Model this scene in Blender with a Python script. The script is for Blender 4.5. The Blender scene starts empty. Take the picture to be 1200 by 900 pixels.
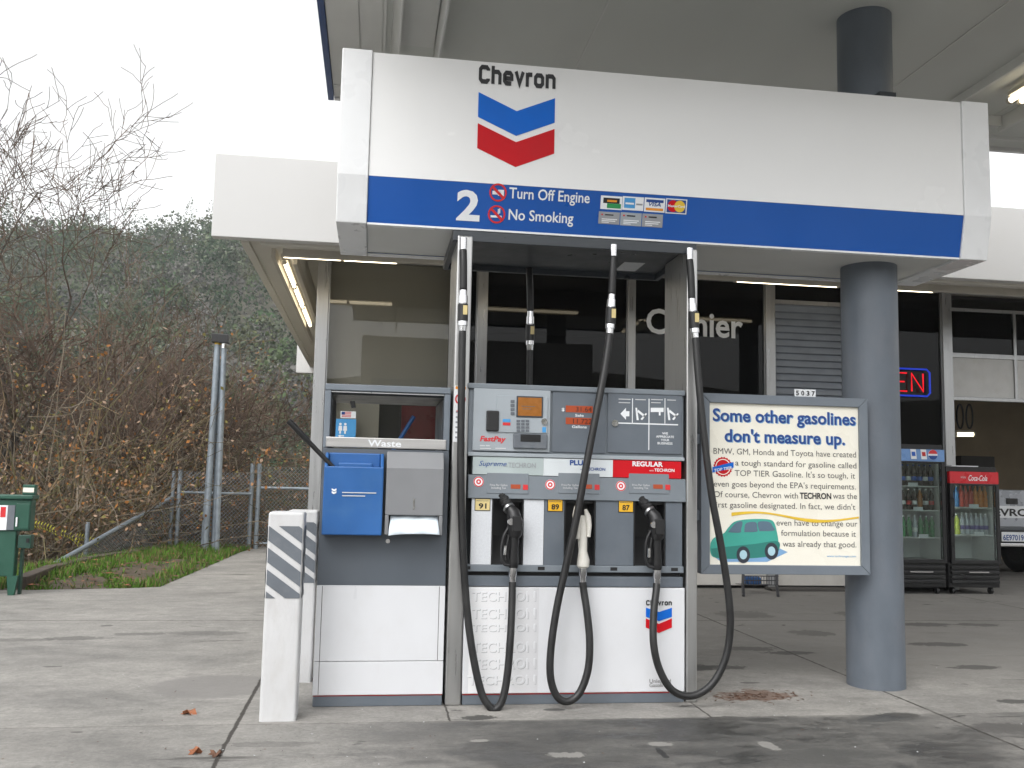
import bpy, bmesh, math, random
import numpy as np
from mathutils import Vector, Matrix
rad = math.radians
random.seed(7)
sc = bpy.context.scene
COL = sc.collection

# ------------------------------------------------------------------ camera
FPX, EYE = 1103.5, 1.2
YAW, PITCH, ROLL = rad(8.27), rad(5.96), rad(1.22)
FW = Vector((math.sin(YAW)*math.cos(PITCH), math.cos(YAW)*math.cos(PITCH), math.sin(PITCH)))
r0 = Vector((math.cos(YAW), -math.sin(YAW), 0)); u0 = r0.cross(FW)
RT = math.cos(ROLL)*r0 + math.sin(ROLL)*u0
UP = -math.sin(ROLL)*r0 + math.cos(ROLL)*u0
cam_d = bpy.data.cameras.new('camera'); cam = bpy.data.objects.new('camera', cam_d); COL.objects.link(cam)
cam_d.sensor_width = 36; cam_d.lens = FPX/1200*36; cam_d.clip_end = 3000; cam_d.clip_start = .05
M4 = Matrix.Identity(4)
for i in range(3):
    M4[i][0] = RT[i]; M4[i][1] = UP[i]; M4[i][2] = -FW[i]
M4[2][3] = EYE
cam.matrix_world = M4
sc.camera = cam

# ------------------------------------------------------------------ world, sun, exposure
SUN_EL, SUN_AZ = rad(48), rad(215)          # azimuth the light comes from (clockwise from +Y)
w = bpy.data.worlds.new('World'); sc.world = w; w.use_nodes = True
nt = w.node_tree; bg = nt.nodes['Background']
sky = nt.nodes.new('ShaderNodeTexSky'); sky.sky_type = 'NISHITA'; sky.sun_disc = False
sky.sun_elevation = SUN_EL; sky.sun_rotation = SUN_AZ; sky.air_density = 1.2; sky.dust_density = 3.0; sky.ozone_density = 1.0
hs = nt.nodes.new('ShaderNodeHueSaturation'); hs.inputs['Saturation'].default_value = .03; hs.inputs['Value'].default_value = 1.75
nt.links.new(sky.outputs[0], hs.inputs['Color']); nt.links.new(hs.outputs[0], bg.inputs[0])
bg.inputs[1].default_value = .15
sd = bpy.data.lights.new('sun', 'SUN'); sun = bpy.data.objects.new('sun', sd); COL.objects.link(sun)
sd.energy = .5; sd.angle = rad(40); sd.color = (1, .97, .93)
sdir = Vector((math.sin(SUN_AZ)*math.cos(SUN_EL), math.cos(SUN_AZ)*math.cos(SUN_EL), math.sin(SUN_EL)))
sun.rotation_euler = (-sdir).to_track_quat('-Z', 'Y').to_euler(); sun.location = (0, 0, 30)
sc.view_settings.view_transform = 'Standard'; sc.view_settings.look = 'None'; sc.view_settings.gamma = 1
sc.view_settings.exposure = 0.32

# ------------------------------------------------------------------ where things stand
def P(px, py, Y):
    """the point of the plane y = Y that the photo shows at a pixel"""
    d = FW + RT*((px-600)/FPX) - UP*((py-450)/FPX)
    return Vector((0, 0, EYE)) + d*(Y/d.y)
def G(px, py, z=0):
    d = FW + RT*((px-600)/FPX) - UP*((py-450)/FPX)
    return Vector((0, 0, EYE)) + d*((z-EYE)/d.z)
def R(x0, y0, x1, y1, Y):
    """upright rectangle X0, X1, Z0, Z1 in the plane y = Y"""
    xm, ym = (x0+x1)/2, (y0+y1)/2
    return P(x0, ym, Y).x, P(x1, ym, Y).x, P(xm, y1, Y).z, P(xm, y0, Y).z

# ------------------------------------------------------------------ materials
def mat(name, col, rough=.5, metal=0, var=.05, vscale=6, dirt=0, dirt_col=(.12, .1, .08), dscale=3, bump=0, bscale=60,
        stretch=(1, 1, 1), emit=None, estr=0, spec=.5, coat=0, attr=None):
    m = bpy.data.materials.new(name); m.use_nodes = True
    n = m.node_tree.nodes; L = m.node_tree.links; b = n['Principled BSDF']
    b.inputs['Roughness'].default_value = rough; b.inputs['Metallic'].default_value = metal
    b.inputs['Specular IOR Level'].default_value = spec; b.inputs['Coat Weight'].default_value = coat
    tc = n.new('ShaderNodeTexCoord'); mp = n.new('ShaderNodeMapping'); mp.inputs['Scale'].default_value = stretch
    L.new(tc.outputs['Object'], mp.inputs[0])
    n1 = n.new('ShaderNodeTexNoise'); n1.inputs['Scale'].default_value = vscale; n1.inputs['Detail'].default_value = 5
    L.new(mp.outputs[0], n1.inputs['Vector'])
    mr = n.new('ShaderNodeMapRange'); mr.inputs[1].default_value = .3; mr.inputs[2].default_value = .7
    mr.inputs[3].default_value = 1-var; mr.inputs[4].default_value = 1+var; L.new(n1.outputs[0], mr.inputs[0])
    vm = n.new('ShaderNodeVectorMath'); vm.operation = 'SCALE'
    if attr:
        at = n.new('ShaderNodeAttribute'); at.attribute_name = attr; L.new(at.outputs['Color'], vm.inputs[0])
    else:
        vm.inputs[0].default_value = col[:3]
    L.new(mr.outputs[0], vm.inputs['Scale'])
    out = vm.outputs[0]
    if dirt:
        n2 = n.new('ShaderNodeTexNoise'); n2.inputs['Scale'].default_value = dscale; n2.inputs['Detail'].default_value = 8
        n2.inputs['Roughness'].default_value = .65; L.new(mp.outputs[0], n2.inputs['Vector'])
        m2 = n.new('ShaderNodeMapRange'); m2.inputs[1].default_value = .5; m2.inputs[2].default_value = .78
        m2.inputs[3].default_value = 0; m2.inputs[4].default_value = dirt; L.new(n2.outputs[0], m2.inputs[0])
        mx = n.new('ShaderNodeMix'); mx.data_type = 'RGBA'; L.new(m2.outputs[0], mx.inputs[0])
        L.new(out, mx.inputs[6]); mx.inputs[7].default_value = (*dirt_col, 1); out = mx.outputs[2]
    L.new(out, b.inputs['Base Color'])
    r2 = n.new('ShaderNodeMapRange'); r2.inputs[1].default_value = .3; r2.inputs[2].default_value = .7
    r2.inputs[3].default_value = max(0, rough-.08); r2.inputs[4].default_value = min(1, rough+.08)
    L.new(n1.outputs[0], r2.inputs[0]); L.new(r2.outputs[0], b.inputs['Roughness'])
    if bump:
        n3 = n.new('ShaderNodeTexNoise'); n3.inputs['Scale'].default_value = bscale; n3.inputs['Detail'].default_value = 4
        L.new(mp.outputs[0], n3.inputs['Vector'])
        bp = n.new('ShaderNodeBump'); bp.inputs['Strength'].default_value = bump; bp.inputs['Distance'].default_value = .01
        L.new(n3.outputs[0], bp.inputs['Height']); L.new(bp.outputs[0], b.inputs['Normal'])
    if emit:
        b.inputs['Emission Color'].default_value = (*emit, 1); b.inputs['Emission Strength'].default_value = estr
    return m
def glass(name, tint=(.85, .9, .88), ior=1.5, glow=1.0):
    m = bpy.data.materials.new(name); m.use_nodes = True; n = m.node_tree.nodes; L = m.node_tree.links
    n.remove(n['Principled BSDF']); o = n['Material Output']
    t = n.new('ShaderNodeBsdfTransparent'); t.inputs[0].default_value = (*tint, 1)
    g = n.new('ShaderNodeBsdfGlossy'); g.inputs['Roughness'].default_value = .01; g.inputs[0].default_value = (glow, glow, glow, 1)
    f = n.new('ShaderNodeFresnel'); f.inputs[0].default_value = ior
    tc = n.new('ShaderNodeTexCoord'); nz = n.new('ShaderNodeTexNoise'); nz.inputs['Scale'].default_value = 1.2
    L.new(tc.outputs['Object'], nz.inputs['Vector'])
    bp = n.new('ShaderNodeBump'); bp.inputs['Strength'].default_value = .02; L.new(nz.outputs[0], bp.inputs['Height']); L.new(bp.outputs[0], g.inputs['Normal'])
    x = n.new('ShaderNodeMixShader'); L.new(f.outputs[0], x.inputs[0]); L.new(t.outputs[0], x.inputs[1]); L.new(g.outputs[0], x.inputs[2])
    L.new(x.outputs[0], o.inputs[0]); return m
def glow(name, col, s):
    return mat(name, (.6, .6, .55), .4, emit=col, estr=s)

M = dict(
 white_panel=mat('white_panel', (.8, .8, .795), .2, var=.008, vscale=2, dirt=.025, dscale=2.2, dirt_col=(.5, .47, .42)),
 white_cap=mat('white_cap', (.78, .79, .8), .3, var=.03, dirt=.25, dscale=3, dirt_col=(.4, .39, .37)),
 white_sheet=mat('white_sheet', (.66, .668, .69), .35, var=.02, dirt=.16, dscale=9, dirt_col=(.45, .43, .4), stretch=(1, 1, .6)),
 white_post=mat('white_post', (.56, .56, .565), .55, var=.04, dirt=.4, dscale=9, dirt_col=(.42, .4, .37), bump=.2, bscale=45, stretch=(1.6, 1.6, .7)),
 stripe_grey=mat('stripe_grey', (.12, .135, .155), .6, var=.1, dirt=.2, dirt_col=(.3, .3, .3), dscale=14),
 blue_band=mat('blue_band', (.002, .083, .38), .34, var=.03, vscale=3, dirt=.05, dirt_col=(.03, .08, .22)),
 logo_blue=mat('logo_blue', (.004, .13, .58), .5, spec=.2), logo_red=mat('logo_red', (.55, .005, .012), .5, spec=.2),
 ink=mat('ink', (.008, .008, .01), .4), white_ink=mat('white_ink', (.78, .8, .82), .45), grey_ink=mat('grey_ink', (.3, .31, .33), .5),
 pale_ink=mat('pale_ink', (.55, .56, .57), .5), red_ink=mat('red_ink', (.6, .02, .025), .4), navy_ink=mat('navy_ink', (.008, .055, .25), .4), body_ink=mat('body_ink', (.11, .105, .1), .6),
 yellow_ink=mat('yellow_ink', (.75, .5, .04), .4), orange_ink=mat('orange_ink', (.75, .28, .02), .4), green_ink=mat('green_ink', (.02, .28, .08), .4), sky_ink=mat('sky_ink', (.06, .3, .62), .4),
 pump_grey=mat('pump_grey', (.115, .135, .16), .42, var=.06, vscale=9, dirt=.25, dscale=6, dirt_col=(.2, .21, .22)),
 pump_slate=mat('pump_slate', (.17, .195, .22), .45, var=.05, vscale=8, dirt=.15, dscale=5, dirt_col=(.28, .28, .28)),
 pump_light=mat('pump_light', (.33, .365, .395), .4, var=.04, dirt=.2, dscale=8, dirt_col=(.25, .25, .25)),
 pump_silver=mat('pump_silver', (.43, .44, .46), .4, metal=.35, var=.05, vscale=60),
 sparkle_white=mat('sparkle_white', (.62, .64, .67), .4, var=.05, vscale=90),
 dark_box=mat('dark_box', (.035, .042, .05), .35, var=.1, dirt=.15, dirt_col=(.1, .1, .1)),
 black_plastic=mat('black_plastic', (.012, .012, .013), .4, var=.1), black_void=mat('black_void', (.006, .006, .007), .7),
 rubber=mat('rubber', (.012, .012, .0125), .42, var=.25, vscale=14, dirt=.35, dscale=9, dirt_col=(.035, .034, .032)),
 steel=mat('steel', (.5, .5, .495), .33, metal=.9, var=.1, vscale=5, dirt=.3, dscale=5, dirt_col=(.22, .21, .2), stretch=(9, 9, .5)), brushed=mat('brushed_steel', (.52, .51, .5), .34, metal=.8, var=.05, vscale=6, stretch=(.6, 9, 14)),
 chrome=mat('chrome', (.72, .72, .73), .14, metal=1, var=.06, vscale=30),
 alu=mat('aluminium', (.46, .465, .47), .34, metal=.92, var=.06, vscale=5, dirt=.15, dirt_col=(.2, .2, .2), stretch=(8, 8, .5)),
 galv=mat('galvanised', (.27, .31, .35), .5, metal=.5, var=.15, vscale=12, dirt=.3, dirt_col=(.14, .14, .14)),
 column_paint=mat('column_paint', (.118, .138, .165), .48, var=.1, vscale=5, dirt=.7, dscale=3.2, dirt_col=(.155, .165, .185), bump=.12, bscale=40, stretch=(1.5, 1.5, .8)),
 soffit=mat('soffit_paint', (.56, .575, .545), .6, var=.07, vscale=.7, dirt=.25, dscale=.9, dirt_col=(.34, .34, .32), stretch=(1, .35, 1)),
 soffit_edge=mat('soffit_edge', (.6, .605, .585), .5, var=.04, dirt=.15, dscale=3),
 bsoffit=mat('building_soffit', (.56, .54, .48), .6, var=.04, vscale=1.2, dirt=.15, dscale=1.5, dirt_col=(.35, .31, .25)),
 fascia=mat('building_fascia', (.6, .595, .585), .4, var=.012, vscale=1.5, dirt=.08, dscale=1.4, dirt_col=(.5, .46, .4)),
 blue_trim=mat('blue_trim', (.012, .05, .17), .4),
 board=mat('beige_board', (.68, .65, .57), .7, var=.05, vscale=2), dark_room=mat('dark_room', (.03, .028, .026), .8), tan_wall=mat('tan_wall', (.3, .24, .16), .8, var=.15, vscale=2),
 bulkhead=mat('bulkhead', (.62, .6, .56), .55, dirt=.4, dscale=3, dirt_col=(.3, .27, .23)), dark_base=mat('dark_base', (.06, .055, .05), .8, var=.2),
 louver=mat('louver_grey', (.3, .335, .39), .5, var=.08), door_panel=mat('door_panel', (.66, .66, .65), .55, var=.05, dirt=.3, dirt_col=(.4, .36, .28), dscale=4),
 tube=glow('tube_glow', (1, .86, .62), 5), tube2=glow('tube_glow_far', (1, .9, .62), 2.2), tubehold=mat('tube_holder', (.45, .42, .36), .5, var=.1, dirt=.3),
 amber=glow('amber_screen', (1, .26, .01), .42), amber2=mat('amber_display', (.2, .035, .008), .35, emit=(1, .12, .015), estr=.16),
 neon_red=mat('neon_red', (.3, .01, .01), .4, emit=(1, .006, .02), estr=.75), neon_blue=mat('neon_blue', (.02, .03, .3), .4, emit=(.02, .08, 1), estr=.35),
 tub_blue=mat('tub_blue', (.018, .105, .32), .42, var=.1, vscale=5, dirt=.35, dscale=6, dirt_col=(.06, .16, .32)),
 tub_blue_in=mat('tub_blue_inside', (.012, .07, .24), .5, var=.1),
 cabinet_grey=mat('cabinet_grey', (.09, .105, .125), .4, var=.05, vscale=4, dirt=.15, dirt_col=(.16, .17, .18)),
 frame_grey=mat('frame_grey', (.15, .175, .205), .45, var=.05, dirt=.15, dirt_col=(.25, .25, .25)),
 disp_grey=mat('dispenser_grey', (.2, .205, .215), .4, var=.05, dirt=.2, dirt_col=(.3, .3, .3)),
 paper=mat('paper_towel', (.7, .78, .84), .85, bump=.15, bscale=50), cooler_lamp=glow('cooler_lamp', (.95, 1, .95), 25),
 cream=mat('poster_cream', (.85, .82, .72), .3, emit=(.85, .8, .66), estr=.015, var=.02, vscale=2, dirt=.12, dscale=3, dirt_col=(.6, .48, .3), coat=.2),  # cream: faint emission added to brighten the poster, not a lamp
 teal=mat('van_teal', (.05, .36, .29), .4), teal_dark=mat('van_teal_dark', (.025, .2, .17), .4), glassprint=mat('window_print', (.1, .16, .22), .4), wheel_print=mat('wheel_print', (.03, .035, .05), .4),
 hub_print=mat('hub_print', (.4, .6, .68), .4), blue_wash=mat('blue_wash', (.2, .38, .62), .6),
 bin_green=mat('machine_green', (.012, .075, .048), .45, var=.1, dirt=.2, dirt_col=(.04, .1, .07), dscale=5), bin_dark=mat('machine_green_dark', (.009, .05, .034), .5),
 timber=mat('timber', (.075, .058, .045), .9, var=.3, vscale=6, stretch=(1, 1, 5), bump=.8, bscale=18),
 bark=mat('bark', (.055, .048, .04), .9, var=.35, vscale=4, dirt=.8, dirt_col=(.11, .09, .02), dscale=2.2),
 twig=mat('twig', (.1, .066, .046), .9, var=.35, vscale=2, dirt=.4, dirt_col=(.06, .05, .045)),
 scrub=mat('scrub', (.1, .08, .06), .95, attr='tone', var=.2), foliage=mat('foliage', (.05, .07, .03), .9, attr='tone', var=.15, spec=.1),
 grass=mat('grass_blade', (.06, .12, .015), .8, attr='tone', var=.2, spec=.2),
 soil=mat('soil', (.085, .065, .045), .95, var=.35, vscale=5, dirt=.6, dscale=8, dirt_col=(.06, .085, .02), bump=.8, bscale=25),
 leaf_dry=mat('dry_leaf', (.27, .1, .045), .8, var=.4, vscale=25), leaf_yellow=mat('yellow_leaf', (.42, .4, .04), .7, var=.3, vscale=9), leaf_litter=mat('litter', (.13, .065, .04), .9, var=.5, vscale=30),
 cooler_black=mat('cooler_black', (.012, .012, .013), .35), cooler_in=mat('cooler_inside', (.62, .63, .61), .5), pane=glass('window_glass', (.86, .86, .84), glow=.7), cglass=glass('cooler_glass', (.8, .85, .84)),
 dark_pane=glass('tinted_glass', (.16, .17, .165), glow=.42), cola_red=mat('header_red', (.55, .02, .03), .3), cola_blue=mat('header_blue', (.16, .3, .58), .3),
 truck_silver=mat('truck_silver', (.4, .42, .46), .3, metal=.4, dirt=.1), white_wire=mat('wire_white', (.65, .65, .63), .4), rack_dark=mat('rack_dark', (.05, .05, .055), .5),
 red_board=mat('red_board', (.22, .012, .018), .3, var=.1), tail_red=mat('tail_red', (.3, .01, .01), .25), tyre=mat('tyre', (.014, .014, .014), .8, bump=.3),
 towel_white=mat('towel_cloth', (.62, .6, .55), .8, var=.06, dirt=.4, dscale=14, dirt_col=(.4, .32, .2), bump=.3, bscale=40),
 label_yellow=mat('octane_yellow', (.75, .42, .02), .45), label_pale=mat('octane_pale', (.68, .55, .25), .45), ribbon_pale=mat('ribbon_pale', (.4, .46, .46), .4),
 ribbon_white=mat('ribbon_white', (.62, .66, .68), .4),
)

def concrete_mat():
    m = bpy.data.materials.new('concrete'); m.use_nodes = True; n = m.node_tree.nodes; L = m.node_tree.links; b = n['Principled BSDF']
    tc = n.new('ShaderNodeTexCoord'); sep = n.new('ShaderNodeSeparateXYZ'); L.new(tc.outputs['Object'], sep.inputs[0])
    def noise(scale, detail=5, stretch=None, rough=.6, off=0, dist=0):
        mp = n.new('ShaderNodeMapping'); mp.inputs['Scale'].default_value = stretch or (1, 1, 1); mp.inputs['Location'].default_value = (off, off*.7, 0)
        L.new(tc.outputs['Object'], mp.inputs[0]); t = n.new('ShaderNodeTexNoise'); t.inputs['Scale'].default_value = scale
        t.inputs['Detail'].default_value = detail; t.inputs['Roughness'].default_value = rough; t.inputs['Distortion'].default_value = dist
        L.new(mp.outputs[0], t.inputs['Vector']); return t.outputs[0]
    def rng(s, a, b_, c=0, d=1, sm=False):
        t = n.new('ShaderNodeMapRange'); t.interpolation_type = 'SMOOTHSTEP' if sm else 'LINEAR'
        for i, v in enumerate((a, b_, c, d)): t.inputs[i+1].default_value = v
        L.new(s, t.inputs[0]); return t.outputs[0]
    def op(o, a, b_=None):
        t = n.new('ShaderNodeMath'); t.operation = o; t.use_clamp = False
        for i, v in enumerate((a, b_)):
            if v is None: continue
            if isinstance(v, (int, float)): t.inputs[i].default_value = v
            else: L.new(v, t.inputs[i])
        return t.outputs[0]
    def mix(f, a, c):
        t = n.new('ShaderNodeMix'); t.data_type = 'RGBA'
        if isinstance(f, (int, float)): t.inputs[0].default_value = f
        else: L.new(f, t.inputs[0])
        for i, v in ((6, a), (7, c)):
            if isinstance(v, tuple): t.inputs[i].default_value = (*v, 1)
            else: L.new(v, t.inputs[i])
        return t.outputs[2]
    X, Y = sep.outputs[0], sep.outputs[1]
    col = mix(rng(noise(.45, 4), .35, .65), (.25, .237, .218), (.335, .32, .297))
    col = mix(rng(noise(2.3, 8, rough=.7, off=3), .38, .62, 0, .85), col, (.185, .178, .165))
    col = mix(rng(noise(45, 5, rough=.7), .35, .7, 0, .55), col, (.45, .43, .4))
    col = mix(rng(noise(140, 2, off=9), .62, .7, 0, .6), col, (.11, .105, .1))
    col = mix(rng(noise(7, 10, (.8, 1.2, 1), .78, 7), .42, .62, 0, .5), col, (.17, .163, .15))
    col = mix(rng(noise(22, 8, (.7, 1.2, 1), .75, 13), .55, .68, 0, .6), col, (.13, .126, .118))
    # tyre and water streaks that run with the traffic
    st = rng(noise(1.0, 9, (.8, 1.35, 1), .72, 5, .4), .48, .70, 0, .75)
    col = mix(st, col, (.12, .116, .11))
    st2 = rng(noise(2.6, 7, (.4, 2.2, 1), .62, 17, .6), .63, .68, 0, .8)
    col = mix(st2, col, (.07, .066, .06))
    # worn dark wheel lane in front of the island
    wob = op('MULTIPLY', op('SUBTRACT', noise(1.4, 7, rough=.65, off=23), .5), .9)
    lane_y = rng(op('ADD', Y, op('MULTIPLY', op('SUBTRACT', noise(9, 5, off=29), .5), .05)), 4.83, 4.89, 1, 0, True)
    lane_x = op('MULTIPLY', rng(op('ADD', X, wob), -.45, .9, .12, 1, True), rng(op('ADD', X, wob), 2.3, 3.3, 1, .5, True))
    lane = op('MULTIPLY', op('MULTIPLY', lane_y, lane_x), rng(noise(1.6, 10, (.8, 1.3, 1), .78, 31),   .36, .56, .55, 1))
    col = mix(op('MULTIPLY', lane, .92), col, (.058, .057, .054))
    wet = op('MULTIPLY', op('MULTIPLY', lane_y, lane_x), rng(noise(2.2, 7, (.7, 1.2, 1), .7, 41), .49, .58, 0, 1))
    col = mix(op('MULTIPLY', wet, .8), col, (.034, .034, .033))
    dry = op('MULTIPLY', lane, rng(noise(2.9, 8, off=53, rough=.7), .66, .72, 0, .6))
    col = mix(dry, col, (.38, .37, .35))
    # grime and shade, both painted into the drive behind the pumps
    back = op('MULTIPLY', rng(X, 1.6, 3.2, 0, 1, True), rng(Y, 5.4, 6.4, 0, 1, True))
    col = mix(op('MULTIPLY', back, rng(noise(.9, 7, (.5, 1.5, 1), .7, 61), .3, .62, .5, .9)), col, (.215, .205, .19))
    # drips, spots
    sp = rng(noise(5.5, 6, (.8, 1.5, 1), .55, 71, .4), .665, .70, 0, .9)
    col = mix(op('MULTIPLY', sp, rng(X, -.7, .6, .3, 1)), col, (.055, .053, .05))
    bn = noise(7, 7, rough=.65, off=2.2); bn2 = noise(30, 4, rough=.6, off=4)
    def blob(cx, cy, rx, ry, c, f, w=.35):
        a = op('DIVIDE', op('SUBTRACT', X, cx), rx); b2 = op('DIVIDE', op('SUBTRACT', Y, cy), ry)
        d = op('SQRT', op('ADD', op('MULTIPLY', a, a), op('MULTIPLY', b2, b2)))
        d = op('ADD', d, op('MULTIPLY', op('SUBTRACT', bn, .5), w*2.4)); d = op('ADD', d, op('MULTIPLY', op('SUBTRACT', bn2, .5), w))
        return mix(rng(d, .86, 1, f, 0), col, c)
    col = blob(-.85, 5.75, .38, .33, (.2, .19, .18), .75, .12)
    col = blob(.58, 4.93, .09, .06, (.05, .048, .045), .9, .9)
    col = blob(1.0, 5.08, .07, .03, (.06, .058, .055), .9, .4)
    col = blob(2.05, 4.8, .09, .05, (.05, .048, .045), .85, .6)
    col = blob(2.83, 4.85, .11, .06, (.05, .05, .048), .85, .8)
    col = blob(2.1, 6.2, .22, .14, (.06, .057, .053), .8, .9)
    col = blob(2.25, 5.35, .24, .14, (.15, .085, .055), .75, 1.1)
    for px, py, rx, ry, f in ((835, 782, .25, .09, .8), (880, 760, .22, .1, .6), (925, 765, .2, .07, .8), (950, 742, .2, .16, .55), (1080, 732, .3, .12, .75), (1100, 755, .28, .09, .8), (1145, 732, .22, .1, .7),
                              (1145, 782, .2, .08, .85), (1188, 822, .12, .05, .9), (1175, 852, .2, .1, .6), (1062, 838, .09, .05, .95), (855, 842, .12, .05, .8), (880, 800, .06, .025, .7), (870, 720, .3, .25, .45), (1010, 720, .3, .2, .5),
                              (90, 748, .22, .09, .6), (165, 743, .2, .08, .5), (60, 781, .06, .025, .7), (125, 733, .05, .05, .7), (245, 742, .3, .12, .4), (20, 750, .25, .08, .5), (320, 872, .25, .05, .4), (90, 858, .03, .012, .8)):
        c = G(px, py); col = blob(c.x, c.y, rx, ry, (.075, .072, .067), f, .8)
    for px, py, rx, ry in ((902, 874, .035, .09), (775, 872, .06, .04), (665, 885, .09, .05), (560, 868, .05, .03)):
        c = G(px, py); col = blob(c.x, c.y, rx, ry, (.3, .29, .27), .7, .9)
    c = G(775, 882); col = blob(c.x, c.y, .02, .09, (.02, .02, .02), .9, .7)
    col = blob(3.3, 4.55, .25, .12, (.09, .085, .08), .7, .8)
    # sawn and open joints
    def line(s, c, wd):
        d = op('ABSOLUTE', op('SUBTRACT', op('ADD', s, op('MULTIPLY', op('SUBTRACT', noise(16, 4, off=c), .5), .022)), c))
        return rng(d, wd*.45, wd, 1, 0, True)
    j = line(X, 3.08, .012)
    for c in (6.78, -4.31): j = op('MAXIMUM', j, line(X, c, .012))
    for c in (8.3, 12.1, 1.1): j = op('MAXIMUM', j, line(Y, c, .012))
    j = op('MAXIMUM', j, op('MULTIPLY', line(X, 1.8, .008), rng(Y, 4.86, 4.88)))
    j = op('MAXIMUM', j, op('MULTIPLY', line(X, .43, .008), op('MULTIPLY', rng(Y, 4.86, 4.88), rng(Y, 5.3, 5.32, 1, 0))))
    j = op('MULTIPLY', j, rng(noise(5, 4, off=83), .3, .5, .35, .9))
    j = op('MAXIMUM', j, op('MULTIPLY', line(X, -.61, .014), .95))
    j = op('MAXIMUM', j, op('MULTIPLY', line(Y, 4.865, .009), .35))
    col = mix(j, col, (.035, .03, .025))
    L.new(col, b.inputs['Base Color'])
    ro = op('SUBTRACT', rng(noise(3, 6, off=91), .3, .7, .72, .9), op('MULTIPLY', wet, .42)); L.new(ro, b.inputs['Roughness'])
    bp = n.new('ShaderNodeBump'); bp.inputs['Strength'].default_value = .35; bp.inputs['Distance'].default_value = .006
    L.new(op('SUBTRACT', noise(60, 5, rough=.7), op('MULTIPLY', j, 1.5)), bp.inputs['Height']); L.new(bp.outputs[0], b.inputs['Normal'])
    return m
M['concrete'] = concrete_mat()

def terrain_mat():
    m = mat('terrain', (.07, .065, .045), .95, var=.35, vscale=.6, dirt=.8, dscale=.12, dirt_col=(.045, .06, .03)); return m
M['terrain'] = terrain_mat()

# ------------------------------------------------------------------ mesh helpers
def wordmark(mb, x0, x1, zb, cap, Y, w=.43):
    '''heavy squared lettering of the sign, drawn as mitred strokes'''
    c = .22; xh = 1.0; H = 1.36
    L = [('C', 1.05, [[(1.05, H-.3), (1.05, H-c), (1.05-c, H), (c, H), (0, H-c), (0, c), (c, 0), (1.05-c, 0), (1.05, c), (1.05, .3)]]),
         ('h', .92, [[(0, -.17), (0, H+.19)], [(.1, xh), (.92-c, xh), (.92, xh-c), (.92, -.17)]]),
         ('e', .95, [[(.1, .47), (.95, .47), (.95, xh-c), (.95-c, xh), (c, xh), (0, xh-c), (0, c), (c, 0), (.9, 0)]]),
         ('v', .84, [[(-.06, xh+.21), (.42, .04), (.9, xh+.21)]]),
         ('r', .48, [[(0, -.17), (0, xh+.17)], [(.1, xh), (.66, xh)]]),
         ('o', .95, [[(c, 0), (.95-c, 0), (.95, c), (.95, xh-c), (.95-c, xh), (c, xh), (0, xh-c), (0, c), (c, 0)]]),
         ('n', .92, [[(0, -.17), (0, xh+.17)], [(.1, xh), (.92-c, xh), (.92, xh-c), (.92, -.17)]])]
    tot = sum(l[1] for l in L)+6*.62+w; kx = (x1-x0)/tot; kz = cap/(H+w); x = w/2
    out = []; d = 0
    for ch, wd, strokes in L:
        for st in strokes:
            n = len(st); cl = st[0] == st[-1]; left = []; right = []
            for i in range(n):
                p = Vector(st[i]); a = Vector(st[i-1 if i else (n-2 if cl else 0)]); b = Vector(st[i+1 if i < n-1 else (1 if cl else n-1)])
                d0 = (p-a).normalized() if (p-a).length > 0 else (b-p).normalized(); d1 = (b-p).normalized() if (b-p).length > 0 else d0
                n0 = Vector((-d0.y, d0.x)); n1 = Vector((-d1.y, d1.x)); m = (n0+n1).normalized(); k = w/2/max(.45, m.dot(n0))
                left.append(p+m*k); right.append(p-m*k)
            d += 1; y = Y-.0003*(d % 3)
            f = lambda q: (x0+(x+q.x)*kx, y, zb+(q.y+w/2)*kz)
            vs = [f(q) for q in left]+[f(q) for q in right]
            mb.add(vs, [(i, n+i, n+i+1, i+1) for i in range(n-1)])
        x += wd+.62
    return mb
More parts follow.
